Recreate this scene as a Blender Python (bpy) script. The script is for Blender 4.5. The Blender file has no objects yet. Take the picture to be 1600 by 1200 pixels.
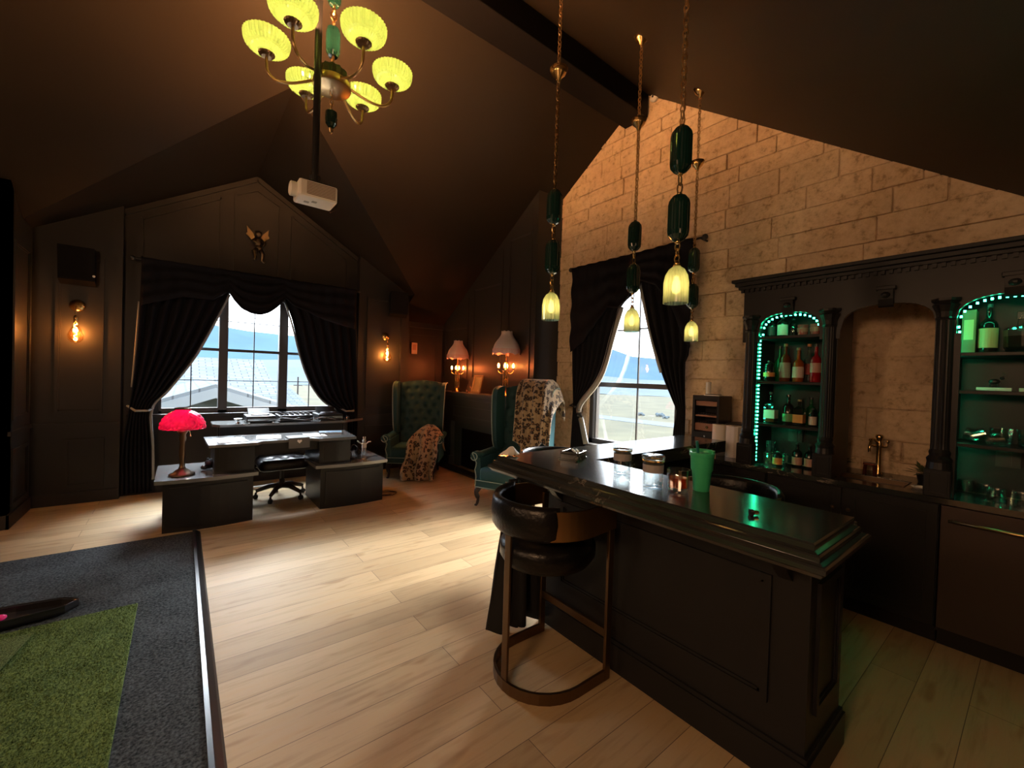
import bpy, bmesh, math, random
from mathutils import Vector, Matrix
PI = math.pi
D = bpy.data
SC = bpy.context.scene
COL = SC.collection
random.seed(7)

# ------------------------------------------------------------------ camera
yaw, pitch, roll = 0.66635, -0.01487, 0.03192
cy, sy, cp, sp, cr, sr = math.cos(yaw), math.sin(yaw), math.cos(pitch), math.sin(pitch), math.cos(roll), math.sin(roll)
fw = Vector((sy*cp, cy*cp, sp)); rt = Vector((cy, -sy, 0)); up = rt.cross(fw)
r2 = rt*cr + up*sr; u2 = -rt*sr + up*cr
cd = D.cameras.new('camera'); cam = D.objects.new('camera', cd); COL.objects.link(cam)
M = Matrix((r2, u2, -fw)).transposed().to_4x4(); M.translation = Vector((0, 0, 1.55)); cam.matrix_world = M
cd.sensor_fit = 'HORIZONTAL'; cd.sensor_width = 36; cd.lens = 36*657.4/1600; cd.clip_start = .02; cd.clip_end = 3000
SC.camera = cam
# ------------------------------------------------------------------ exposure, sky, daylight
SC.view_settings.view_transform = 'Standard'; SC.view_settings.look = 'None'
SC.view_settings.gamma = 1; SC.view_settings.use_curve_mapping = False
SC.view_settings.exposure = 1.35
W = D.worlds.new('sky'); SC.world = W; W.use_nodes = True
nt = W.node_tree; nt.nodes.clear()
wo = nt.nodes.new('ShaderNodeOutputWorld'); bg = nt.nodes.new('ShaderNodeBackground')
tc = nt.nodes.new('ShaderNodeTexCoord'); sx = nt.nodes.new('ShaderNodeSeparateXYZ'); rp = nt.nodes.new('ShaderNodeValToRGB')
nt.links.new(tc.outputs['Generated'], sx.inputs[0]); nt.links.new(sx.outputs['Z'], rp.inputs[0])
rp.color_ramp.elements[0].position = 0.0; rp.color_ramp.elements[0].color = (.93, .97, 1, 1)
rp.color_ramp.elements[1].position = .6; rp.color_ramp.elements[1].color = (.62, .8, 1, 1)
nt.links.new(rp.outputs[0], bg.inputs[0]); nt.links.new(bg.outputs[0], wo.inputs[0]); bg.inputs[1].default_value = 2.9
def area(name, loc, target, w, h, power, col, spread=PI):
    l = D.lights.new(name, 'AREA'); l.shape = 'RECTANGLE'; l.size = w; l.size_y = h; l.energy = power; l.color = col; l.spread = spread
    o = D.objects.new(name, l); COL.objects.link(o); o.location = loc
    o.rotation_euler = (Vector(target)-Vector(loc)).to_track_quat('-Z', 'Y').to_euler(); return o
area('daylight_far_window', (.8, 8.6, 4.3), (.9, 5.0, .9), 3.2, 2.4, 1300, (.9, .96, 1))
area('daylight_right_window', (6.3, 3.5, 4.2), (2.6, 2.7, .9), 3.0, 2.6, 2000, (1, .96, .9))

def fill_light(name, loc, power, col, r):
    l = D.lights.new(name, 'POINT'); l.energy = power; l.color = col; l.shadow_soft_size = r
    o = D.objects.new(name, l); COL.objects.link(o); o.location = loc
# warm fill lights added out of view, standing in for lamps not seen
fill_light('rear_fill_light', (-1.4, .2, 2.25), 46, (1, .56, .29), .25)
fill_light('rear_fill_light', (1.6, -.5, 2.1), 1.5, (1, .55, .28), .2)
fill_light('rear_fill_light', (-4.2, 2.6, 2.8), 60, (1, .60, .34), .3)
# ------------------------------------------------------------------ materials
def mat(name, col=(.5, .5, .5), rough=.5, metal=0, **k):
    m = D.materials.new(name); m.use_nodes = True; n = m.node_tree; b = n.nodes['Principled BSDF']
    b.inputs['Base Color'].default_value = (*col, 1); b.inputs['Roughness'].default_value = rough; b.inputs['Metallic'].default_value = metal
    for a, v in k.items():
        if a in ('noise', 'bump', 'bscale'): continue
        key = a.replace('_', ' ').title() if a not in ('IOR',) else a
        b.inputs[key].default_value = v
    t = n.nodes.new('ShaderNodeTexCoord'); nz = n.nodes.new('ShaderNodeTexNoise'); nz.inputs['Scale'].default_value = k.get('bscale', 12); nz.inputs['Detail'].default_value = 4
    n.links.new(t.outputs['Object'], nz.inputs['Vector'])
    if k.get('noise'):
        mx = n.nodes.new('ShaderNodeMix'); mx.data_type = 'RGBA'; mx.blend_type = 'MULTIPLY'; mx.inputs[0].default_value = 1
        r = n.nodes.new('ShaderNodeMapRange'); r.inputs[3].default_value = 1-k['noise']; r.inputs[4].default_value = 1+k['noise']
        n.links.new(nz.outputs['Fac'], r.inputs[0]); mx.inputs[6].default_value = (*col, 1)
        n.links.new(r.outputs[0], mx.inputs[7]); n.links.new(mx.outputs[2], b.inputs['Base Color'])
    if k.get('bump'):
        bp = n.nodes.new('ShaderNodeBump'); bp.inputs['Strength'].default_value = k['bump']; bp.inputs['Distance'].default_value = .01
        n.links.new(nz.outputs['Fac'], bp.inputs['Height']); n.links.new(bp.outputs[0], b.inputs['Normal'])
    return m
def emis(name, col, s):
    m = mat(name, col, .4); b = m.node_tree.nodes['Principled BSDF']
    b.inputs['Emission Color'].default_value = (*col, 1); b.inputs['Emission Strength'].default_value = s; return m
def thin_glass(name, tint=(1, 1, 1), gl=.08, rough=.02):
    m = D.materials.new(name); m.use_nodes = True; n = m.node_tree; n.nodes.clear()
    o = n.nodes.new('ShaderNodeOutputMaterial'); t = n.nodes.new('ShaderNodeBsdfTransparent'); g = n.nodes.new('ShaderNodeBsdfGlossy')
    t.inputs[0].default_value = (*tint, 1); g.inputs['Roughness'].default_value = rough
    fr = n.nodes.new('ShaderNodeLayerWeight'); fr.inputs[0].default_value = .35
    ma = n.nodes.new('ShaderNodeMath'); ma.operation = 'MULTIPLY_ADD'; ma.inputs[1].default_value = .55; ma.inputs[2].default_value = gl
    n.links.new(fr.outputs['Facing'], ma.inputs[0])
    x = n.nodes.new('ShaderNodeMixShader'); n.links.new(ma.outputs[0], x.inputs[0]); n.links.new(t.outputs[0], x.inputs[1]); n.links.new(g.outputs[0], x.inputs[2]); n.links.new(x.outputs[0], o.inputs[0])
    return m
def lamp_glass(name, tint, trans=.35, gl=.1):
    """coloured ribbed glass: part translucent, part see-through, a little gloss"""
    m = D.materials.new(name); m.use_nodes = True; n = m.node_tree; n.nodes.clear()
    o = n.nodes.new('ShaderNodeOutputMaterial'); t = n.nodes.new('ShaderNodeBsdfTransparent'); g = n.nodes.new('ShaderNodeBsdfGlossy'); l = n.nodes.new('ShaderNodeBsdfTranslucent')
    t.inputs[0].default_value = (*tint, 1); l.inputs[0].default_value = (*tint, 1); g.inputs['Roughness'].default_value = .12
    a = n.nodes.new('ShaderNodeMixShader'); b = n.nodes.new('ShaderNodeMixShader'); a.inputs[0].default_value = 1-trans; b.inputs[0].default_value = gl
    n.links.new(t.outputs[0], a.inputs[1]); n.links.new(l.outputs[0], a.inputs[2]); n.links.new(a.outputs[0], b.inputs[1]); n.links.new(g.outputs[0], b.inputs[2]); n.links.new(b.outputs[0], o.inputs[0])
    return m
def nodes(m): return m.node_tree, m.node_tree.nodes['Principled BSDF']
def ramp(n, stops):
    r = n.nodes.new('ShaderNodeValToRGB'); e = r.color_ramp.elements
    while len(e) < len(stops): e.new(.5)
    for i, (p, c) in enumerate(stops): e[i].position = p; e[i].color = (*c, 1)
    return r

m_black = mat('black_paint', (.030, .027, .025), .42, noise=.12, bscale=3)
m_ceil = mat('black_ceiling_paint', (.024, .0175, .0115), .5, noise=.12, bscale=2)
m_beam = mat('dark_beam', (.007, .006, .006), .6)
m_cab = mat('cabinet_black', (.017, .017, .018), .38, noise=.15, bscale=5)
m_desk = mat('desk_black', (.017, .0165, .017), .34, noise=.2, bscale=6)
m_desktop = mat('desk_lacquer', (.16, .165, .165), .16, IOR=1.9)
m_leather = mat('black_leather', (.005, .005, .006), .32, bump=.25, bscale=60)
m_leather2 = mat('black_button_leather', (.016, .016, .02), .3, bump=.2, bscale=60)
m_bronze = mat('bronze_metal', (.17, .11, .065), .32, .9)
m_bronzel = mat('brushed_brass', (.55, .36, .17), .3, 1)
m_brass = mat('brass', (.75, .52, .22), .25, 1)
m_gold = mat('antique_gold', (.2, .15, .09), .35, 1, bump=.4, bscale=40)
m_chrome = mat('chrome', (.7, .7, .7), .15, 1)
m_curtain = mat('black_velvet', (.009, .009, .012), .85, noise=.2, bscale=8)
m_coat = mat('black_wool', (.006, .006, .007), .9)
m_lining = mat('grey_lining', (.3, .31, .31), .8)
m_teal = mat('teal_velvet', (.005, .042, .05), .7, sheen_weight=.35, noise=.25, bscale=9)
nn, bb = nodes(m_teal); bb.inputs['Sheen Tint'].default_value = (.2, .6, .65, 1)
m_piping = mat('pale_piping', (.28, .36, .33), .5)
m_darkwood = mat('dark_wood_leg', (.02, .012, .01), .35)
m_plastic = mat('black_plastic', (.015, .015, .016), .35)
m_rubber = mat('black_rubber', (.012, .012, .013), .3)
m_white = mat('white_plastic', (.75, .72, .66), .45)
m_whitep = mat('white_paper', (.85, .85, .84), .7)
m_towel = mat('white_paper_towel', (.8, .76, .7), .85, bump=.2, bscale=50)
m_frame = mat('window_frame_black', (.05, .047, .045), .4)
m_fringe = mat('pink_fringe', (.62, .42, .42), .8, noise=.25, bscale=70)
m_silk = mat('pale_pink_silk', (.62, .47, .48), .7)
m_candle = mat('red_candle_glass', (.6, .1, .05), .3)
m_clear = thin_glass('clear_glass', (.97, .99, .98), .06)
m_gclear = thin_glass('crystal_glass', (.95, .98, .96), .12, .05)
m_pane = thin_glass('window_glass', (.98, .99, 1), .0)
m_pendant = lamp_glass('teal_ribbed_glass', (.38, .52, .50), .45, .1)
m_caps = mat('dark_green_glass', (.005, .028, .022), .08, 0, coat_weight=.6)
m_bowl = lamp_glass('pale_green_glass', (.135, .20, .115), .25, .08)
m_warm = emis('filament_glow', (1, .42, .10), 22)
m_warm2 = emis('chandelier_bulb', (1, .7, .35), 6)
m_candlebulb = emis('candelabra_bulb', (1, .36, .07), 26)
m_led = emis('green_led', (.03, 1, .42), 13)
m_bulbglass = thin_glass('amber_bulb_glass', (1, .8, .55), .05)
m_turf = mat('green_turf', (.13, .17, .04), .95); 
m_turf2 = mat('lighter_turf', (.16, .22, .07), .95)
m_mat = mat('charcoal_felt', (.03, .032, .033), .95)
m_pink = mat('pink_plastic', (.8, .03, .2), .4)
m_marble = mat('black_marble', (.03, .035, .033), .15, IOR=1.85)
m_stone = mat('limestone', (.5, .4, .28), .9)
m_floor = mat('oak_planks', (.5, .36, .22), .58)

for m_, v_ in ((m_ceil, .12), (m_beam, .12), (m_black, .28), (m_cab, .22), (m_desk, .35), (m_curtain, .1), (m_mat, .1), (m_turf, .15), (m_turf2, .15), (m_stone, .2), (m_leather, .35)):
    m_.node_tree.nodes['Principled BSDF'].inputs['Specular IOR Level'].default_value = v_
def wood_floor():
    n, b = nodes(m_floor); L = n.links
    t = n.nodes.new('ShaderNodeTexCoord'); br = n.nodes.new('ShaderNodeTexBrick')
    br.offset = .37; br.inputs['Scale'].default_value = 1; br.inputs['Brick Width'].default_value = 1.9; br.inputs['Row Height'].default_value = .19
    br.inputs['Mortar Size'].default_value = .0018; br.inputs['Mortar Smooth'].default_value = .3; br.inputs['Bias'].default_value = 0
    br.inputs['Color1'].default_value = (.58, .435, .245, 1); br.inputs['Color2'].default_value = (.42, .305, .165, 1); br.inputs['Mortar'].default_value = (.16, .11, .07, 1)
    L.new(t.outputs['Object'], br.inputs['Vector'])
    mp = n.nodes.new('ShaderNodeMapping'); mp.inputs['Scale'].default_value = (1.2, 14, 1); nz = n.nodes.new('ShaderNodeTexNoise'); nz.inputs['Scale'].default_value = 1.6; nz.inputs['Detail'].default_value = 7; nz.inputs['Roughness'].default_value = .6
    L.new(t.outputs['Object'], mp.inputs[0]); L.new(mp.outputs[0], nz.inputs['Vector'])
    r = ramp(n, [(.3, (.72, .66, .6)), (.5, (1, 1, 1)), (.75, (1.0, .93, .84))]); L.new(nz.outputs['Fac'], r.inputs[0])
    mp2 = n.nodes.new('ShaderNodeMapping'); mp2.inputs['Scale'].default_value = (2.5, 9, 1); nk = n.nodes.new('ShaderNodeTexNoise'); nk.inputs['Scale'].default_value = 1.1; nk.inputs['Detail'].default_value = 2
    L.new(t.outputs['Object'], mp2.inputs[0]); L.new(mp2.outputs[0], nk.inputs['Vector'])
    r2_ = ramp(n, [(.62, (1, 1, 1)), (.74, (.62, .5, .4))]); L.new(nk.outputs['Fac'], r2_.inputs[0])
    a = n.nodes.new('ShaderNodeMix'); a.data_type = 'RGBA'; a.blend_type = 'MULTIPLY'; a.inputs[0].default_value = .8
    L.new(br.outputs['Color'], a.inputs[6]); L.new(r.outputs[0], a.inputs[7])
    c = n.nodes.new('ShaderNodeMix'); c.data_type = 'RGBA'; c.blend_type = 'MULTIPLY'; c.inputs[0].default_value = .7
    L.new(a.outputs[2], c.inputs[6]); L.new(r2_.outputs[0], c.inputs[7]); L.new(c.outputs[2], b.inputs['Base Color'])
    bp = n.nodes.new('ShaderNodeBump'); bp.inputs['Strength'].default_value = .25; bp.inputs['Distance'].default_value = .004
    L.new(br.outputs['Fac'], bp.inputs['Height']); bp.invert = True; L.new(bp.outputs[0], b.inputs['Normal'])
wood_floor()
def stone_mat():
    n, b = nodes(m_stone); L = n.links
    t = n.nodes.new('ShaderNodeTexCoord')
    n1 = n.nodes.new('ShaderNodeTexNoise'); n1.inputs['Scale'].default_value = 1.7; n1.inputs['Detail'].default_value = 8
    n2 = n.nodes.new('ShaderNodeTexNoise'); n2.inputs['Scale'].default_value = 15; n2.inputs['Detail'].default_value = 9; n2.inputs['Roughness'].default_value = .68
    for q in (n1, n2): L.new(t.outputs['Object'], q.inputs['Vector'])
    r = ramp(n, [(.3, (.86, .68, .47)), (.55, (.78, .60, .40)), (.8, (.66, .49, .32))]); L.new(n1.outputs['Fac'], r.inputs[0])
    r3 = ramp(n, [(.32, (.42, .34, .26)), (.44, (.86, .82, .76)), (.6, (1, 1, 1))]); L.new(n2.outputs['Fac'], r3.inputs[0])
    a = n.nodes.new('ShaderNodeMix'); a.data_type = 'RGBA'; a.blend_type = 'MULTIPLY'; a.inputs[0].default_value = .85
    L.new(r.outputs[0], a.inputs[6]); L.new(r3.outputs[0], a.inputs[7]); L.new(a.outputs[2], b.inputs['Base Color'])
    n3 = n.nodes.new('ShaderNodeTexNoise'); n3.inputs['Scale'].default_value = 7; n3.inputs['Detail'].default_value = 10; n3.inputs['Roughness'].default_value = .62; L.new(t.outputs['Object'], n3.inputs['Vector'])
    bp = n.nodes.new('ShaderNodeBump'); bp.inputs['Strength'].default_value = .9; bp.inputs['Distance'].default_value = .035
    L.new(n3.outputs['Fac'], bp.inputs['Height']); L.new(bp.outputs[0], b.inputs['Normal'])
stone_mat()
def marble():
    n, b = nodes(m_marble); L = n.links
    t = n.nodes.new('ShaderNodeTexCoord')
    nz = n.nodes.new('ShaderNodeTexNoise'); nz.inputs['Scale'].default_value = 2.3; nz.inputs['Detail'].default_value = 8; nz.inputs['Roughness'].default_value = .62; nz.inputs['Distortion'].default_value = .9
    mp = n.nodes.new('ShaderNodeMapping'); mp.inputs['Scale'].default_value = (1, 1, 1)
    L.new(t.outputs['Object'], mp.inputs[0]); L.new(mp.outputs[0], nz.inputs['Vector'])
    w = ramp(n, [(.491, (0, 0, 0)), (.5, (1, 1, 1)), (.509, (0, 0, 0))]); L.new(nz.outputs['Fac'], w.inputs[0])
    n2 = n.nodes.new('ShaderNodeTexNoise'); n2.inputs['Scale'].default_value = 1.6; n2.inputs['Detail'].default_value = 3; L.new(t.outputs['Object'], n2.inputs['Vector'])
    g = ramp(n, [(.50, (0, 0, 0)), (.62, (1, 1, 1))]); L.new(n2.outputs['Fac'], g.inputs[0])
    mu = n.nodes.new('ShaderNodeMath'); mu.operation = 'MULTIPLY'; L.new(w.outputs[0], mu.inputs[0]); L.new(g.outputs[0], mu.inputs[1])
    base = ramp(n, [(.35, (.016, .018, .018)), (.7, (.045, .052, .049))]); L.new(n2.outputs['Fac'], base.inputs[0])
    a = n.nodes.new('ShaderNodeMix'); a.data_type = 'RGBA'; L.new(mu.outputs[0], a.inputs[0]); L.new(base.outputs[0], a.inputs[6]); a.inputs[7].default_value = (.5, .44, .36, 1)
    L.new(a.outputs[2], b.inputs['Base Color'])
marble()
def speck(m, c1, c2, sc, bump=.5, dist=.01):
    n, b = nodes(m); L = n.links
    t = n.nodes.new('ShaderNodeTexCoord'); nz = n.nodes.new('ShaderNodeTexNoise'); nz.inputs['Scale'].default_value = sc; nz.inputs['Detail'].default_value = 3
    n2 = n.nodes.new('ShaderNodeTexNoise'); n2.inputs['Scale'].default_value = 5; n2.inputs['Detail'].default_value = 3
    L.new(t.outputs['Object'], nz.inputs['Vector']); L.new(t.outputs['Object'], n2.inputs['Vector'])
    ad = n.nodes.new('ShaderNodeMath'); ad.operation = 'MULTIPLY_ADD'; ad.inputs[1].default_value = .3; L.new(n2.outputs['Fac'], ad.inputs[0]); L.new(nz.outputs['Fac'], ad.inputs[2])
    r = ramp(n, [(.45, c1), (.85, c2)]); L.new(ad.outputs[0], r.inputs[0]); L.new(r.outputs[0], b.inputs['Base Color'])
    bp = n.nodes.new('ShaderNodeBump'); bp.inputs['Strength'].default_value = bump; bp.inputs['Distance'].default_value = dist
    L.new(nz.outputs['Fac'], bp.inputs['Height']); L.new(bp.outputs[0], b.inputs['Normal'])
speck(m_turf, (.024, .048, .011), (.15, .215, .06), 110, .6, .01)
speck(m_turf2, (.04, .06, .014), (.20, .26, .09), 170, 1, .02)
speck(m_mat, (.013, .017, .019), (.085, .097, .104), 80, .6)
m_leopard = mat('leopard_fur', (.5, .36, .2), .9, sheen_weight=.4)
def leopard():
    n, b = nodes(m_leopard); L = n.links
    t = n.nodes.new('ShaderNodeTexCoord'); v = n.nodes.new('ShaderNodeTexVoronoi'); v.inputs['Scale'].default_value = 19; v.inputs['Randomness'].default_value = .75
    nz = n.nodes.new('ShaderNodeTexNoise'); nz.inputs['Scale'].default_value = 30; nz.inputs['Detail'].default_value = 3
    L.new(t.outputs['Object'], nz.inputs['Vector'])
    mx = n.nodes.new('ShaderNodeMix'); mx.data_type = 'RGBA'; mx.inputs[0].default_value = .06; L.new(t.outputs['Object'], mx.inputs[6]); L.new(nz.outputs['Color'], mx.inputs[7]); L.new(mx.outputs[2], v.inputs['Vector'])
    r = ramp(n, [(.16, (.20, .10, .045)), (.26, (.018, .010, .008)), (.44, (.018, .010, .008)), (.5, (.36, .25, .15)), (.8, (.42, .31, .2))])
    L.new(v.outputs['Distance'], r.inputs[0]); L.new(r.outputs[0], b.inputs['Base Color'])
leopard()
m_pinkglass = mat('pink_quilted_glass', (.75, .03, .16), .15, coat_weight=1)
def quilt():
    n, b = nodes(m_pinkglass); L = n.links
    b.inputs['Emission Color'].default_value = (1, .02, .1, 1); b.inputs['Emission Strength'].default_value = 0
    o = n.nodes['Material Output']; tr = n.nodes.new('ShaderNodeBsdfTranslucent'); tr.inputs[0].default_value = (.85, .06, .24, 1); x = n.nodes.new('ShaderNodeMixShader'); x.inputs[0].default_value = .6; L.new(b.outputs[0], x.inputs[1]); L.new(tr.outputs[0], x.inputs[2]); L.new(x.outputs[0], o.inputs[0])
quilt()

# ------------------------------------------------------------------ mesh helpers
def nb(): return bmesh.new()
def bx(b, x0, x1, y0, y1, z0, z1, ch=0, rz=0, c=None):
    vs = [b.verts.new((x, y, z)) for x in (x0, x1) for y in (y0, y1) for z in (z0, z1)]
    fs = [b.faces.new([vs[i] for i in f]) for f in ((0, 1, 3, 2), (4, 6, 7, 5), (0, 4, 5, 1), (2, 3, 7, 6), (0, 2, 6, 4), (1, 5, 7, 3))]
    if ch:
        es = {e for f in fs for e in f.edges}
        r = bmesh.ops.bevel(b, geom=list(es), offset=ch, segments=2, affect='EDGES', profile=.5)
        vs = list({v for f in r['faces'] for v in f.verts} | {v for v in vs if v.is_valid})
    if rz:
        c = Vector(c or ((x0+x1)/2, (y0+y1)/2, 0)); bmesh.ops.rotate(b, verts=vs, cent=c, matrix=Matrix.Rotation(rz, 3, 'Z'))
    return vs
def prism(b, pts, axis, a0, a1):
    """extrude a 2-D outline along an axis; pts are the two other coordinates in xyz order"""
    def P(p, a): return (a, p[0], p[1]) if axis == 'x' else ((p[0], a, p[1]) if axis == 'y' else (p[0], p[1], a))
    A = [b.verts.new(P(p, a0)) for p in pts]; B = [b.verts.new(P(p, a1)) for p in pts]; n = len(pts)
    b.faces.new(A); b.faces.new(B[::-1])
    for i in range(n): b.faces.new((A[i], B[i], B[(i+1) % n], A[(i+1) % n]))
    return A+B
def lathe(b, prof, c=(0, 0, 0), seg=20, rib=0, ribn=0, mtx=None, squ=None):
    """prof: list of (r, z); rib: relative rib depth; squ: flattening (sx, sy)"""
    sx_, sy_ = squ or (1, 1); rings = []
    for r, z in prof:
        if r < 1e-5:
            p = Vector((c[0], c[1], c[2]+z)); p = mtx @ p if mtx else p; rings.append([b.verts.new(p)]); continue
        ring = []
        for i in range(seg):
            a = 2*PI*i/seg; k = 1+(rib*(1 if i % 2 else -1) if rib else 0)
            p = Vector((c[0]+r*k*math.cos(a)*sx_, c[1]+r*k*math.sin(a)*sy_, c[2]+z)); p = mtx @ p if mtx else p
            ring.append(b.verts.new(p))
        rings.append(ring)
    for q, w in zip(rings, rings[1:]):
        if len(q) == 1 and len(w) == 1: continue
        for i in range(seg):
            j = (i+1) % seg
            if len(q) == 1: b.faces.new((q[0], w[j], w[i]))
            elif len(w) == 1: b.faces.new((q[i], q[j], w[0]))
            else: b.faces.new((q[i], q[j], w[j], w[i]))
    return rings
def solid(r, z0, z1): return [(0, z0), (r, z0), (r, z1), (0, z1)]
def tube(b, pts, r, seg=8, closed=False, flat=None):
    """sweep a circle (or a flat strap flat=(w,h)) along points; r may be a list"""
    P = [Vector(p) for p in pts]; n = len(P); rings = []
    prev = None
    for i, p in enumerate(P):
        d = (P[(i+1) % n]-P[i-1]) if closed else (P[min(i+1, n-1)]-P[max(i-1, 0)])
        d.normalize()
        if flat: u = Vector((0, 0, 1)) if abs(d.z) < .9 else Vector((0, 1, 0))
        else: u = prev if prev is not None else (Vector((0, 0, 1)) if abs(d.z) < .9 else Vector((1, 0, 0)))
        u = (u-d*u.dot(d)).normalized(); prev = u; v = d.cross(u)
        if flat: ring = [b.verts.new(p+v*flat[0]/2*s+u*flat[1]/2*t) for s, t in ((-1, -1), (1, -1), (1, 1), (-1, 1))]
        else:
            rr = r[i] if isinstance(r, (list, tuple)) else r
            ring = [b.verts.new(p+(u*math.cos(2*PI*k/seg)+v*math.sin(2*PI*k/seg))*rr) for k in range(seg)]
        rings.append(ring)
    m = len(rings[0])
    for i in range(n if closed else n-1):
        q, w = rings[i], rings[(i+1) % n]
        for k in range(m): b.faces.new((q[k], q[(k+1) % m], w[(k+1) % m], w[k]))
    if not closed: b.faces.new(rings[0][::-1]); b.faces.new(rings[-1])
def ball(b, c, r, seg=12, sc=(1, 1, 1)):
    bmesh.ops.create_uvsphere(b, u_segments=seg, v_segments=max(6, seg//2+2), radius=r, matrix=Matrix.Translation(c) @ Matrix.Diagonal((*sc, 1)))
def grid(b, f, nu, nv):
    V = [[b.verts.new(f(i/nu, j/nv)) for j in range(nv+1)] for i in range(nu+1)]
    for i in range(nu):
        for j in range(nv): b.faces.new((V[i][j], V[i+1][j], V[i+1][j+1], V[i][j+1]))
    return V
def frame(b, axis, a, u0, u1, z0, z1, w=.03, d=.015, sgn=-1):
    """picture-frame moulding of a wall panel, in the plane axis=a, protruding to sgn"""
    for (p, q, r, s) in ((u0, u1, z0, z0+w), (u0, u1, z1-w, z1), (u0, u0+w, z0+w, z1-w), (u1-w, u1, z0+w, z1-w)):
        lo, hi = sorted((a, a+sgn*d))
        if axis == 'y': bx(b, p, q, lo, hi, r, s)
        else: bx(b, lo, hi, p, q, r, s)
    for (p, q, r, s) in ((u0+w*.6, u1-w*.6, z0+w, z0+w*1.4), (u0+w*.6, u1-w*.6, z1-w*1.4, z1-w), (u0+w, u0+w*1.4, z0+w, z1-w), (u1-w*1.4, u1-w, z0+w, z1-w)):
        lo, hi = sorted((a, a+sgn*d*.5))
        if axis == 'y': bx(b, p, q, lo, hi, r, s)
        else: bx(b, lo, hi, p, q, r, s)
def obj(name, b, m, parent=None, smooth=False, solidify=0, subsurf=0, label=None, loc=None, auto=None):
    me = D.meshes.new(name)
    bmesh.ops.recalc_face_normals(b, faces=b.faces); b.to_mesh(me); b.free(); me.materials.append(m)
    if smooth: me.polygons.foreach_set('use_smooth', [True]*len(me.polygons))
    o = D.objects.new(name, me); COL.objects.link(o)
    if parent: o.parent = parent
    if loc: o.location = loc
    if solidify: s = o.modifiers.new('thickness', 'SOLIDIFY'); s.thickness = solidify; s.offset = 0
    if subsurf: s = o.modifiers.new('subdivision', 'SUBSURF'); s.levels = s.render_levels = subsurf
    if smooth and auto is not None:
        try: me.set_sharp_from_angle(angle=auto)
        except Exception: pass
    if label: o['label'] = label
    return o
def thing(name, label, cat, loc=(0, 0, 0), rz=0, group=None):
    o = D.objects.new(name, None); COL.objects.link(o); o.location = loc; o.rotation_euler = (0, 0, rz)
    o.empty_display_size = .1; o['label'] = label; o['category'] = cat
    if group: o['group'] = group
    return o
def tag(o, label, cat, group=None):
    o['label'] = label; o['category'] = cat
    if group: o['group'] = group
    return o
def struct(name, b, m, **k):
    o = obj(name, b, m, **k)
    if not k.get('parent'): o['kind'] = 'structure'
    return o
def kids(o): return [c for c in D.objects if c.parent == o]
def dup(o, label=None, loc=None, rz=None, parent=None):
    c = o.copy(); COL.objects.link(c)
    if parent: c.parent = parent
    if label: c['label'] = label
    if loc is not None: c.location = loc
    if rz is not None: c.rotation_euler = (0, 0, rz)
    for k in kids(o): dup(k, parent=c)
    return c
def bulb_light(name, loc, power, col, r, parent=None):
    l = D.lights.new(name, 'POINT'); l.energy = power; l.color = col; l.shadow_soft_size = r
    o = D.objects.new(name, l); COL.objects.link(o); o.location = loc
    if parent: o.parent = parent
    return o

# ------------------------------------------------------------------ the room
XB = 4.3                      # stone wall
def zf(y): return 5-.64*(y-3.1)
def zn(y): return 5-.73*(3.1-y)
b = nb(); bx(b, -6, 7, -1, 9, -.1, 0); struct('floor', b, m_floor)
# far wall (with the window bay) -------------------------------------------------
b = nb()
Y1, Y2, Y3 = 6.63, 6.75, 7.05
prism(b, [(-1.4, 0), (-.55, 0), (-.55, 3.6), (-1.4, 3.1)], 'y', Y1, Y1+.45)               # left pier
prism(b, [(2.15, 0), (2.98, 0), (2.98, 2.95), (2.15, 3.5)], 'y', Y1, Y1+.45)   # right pier
bx(b, -.55, -.22, Y2, Y2+.2, 0, 3.75); bx(b, 1.83, 2.15, Y2, Y2+.2, 0, 3.7)
bx(b, -.22, 1.83, Y2, Y2+.2, 0, .96); prism(b, [(-.22, 2.62), (1.83, 2.62), (1.83, 3.7), (.78, 4.35), (-.22, 3.85)], 'y', Y2, Y2+.2)
struct('wall_far', b, m_black)
b = nb(); bx(b, 2.9, 4.4, Y3, Y3+.2, 0, 2.9); struct('wall_far_alcove', b, m_black)
b = nb(); bx(b, -1.35, -1.25, 5.9, Y1+.1, 0, 3.6); bx(b, -6, -1.25, 5.9, 6.0, 0, 3.5); struct('wall_left_return', b, m_black)
b = nb(); bx(b, -6.1, -6, -1, 6.0, 0, 5.1); struct('wall_left', b, m_black)
b = nb(); bx(b, -6, 4.4, -.9, -.8, 0, 2.4); struct('wall_back', b, m_black)
# chimney breast
b = nb(); prism(b, [(4.42, 0), (7.1, 0), (7.1, 2.52), (4.42, 4.25)], 'x', 3.85, 4.45); struct('wall_fireplace', b, m_black)
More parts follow.
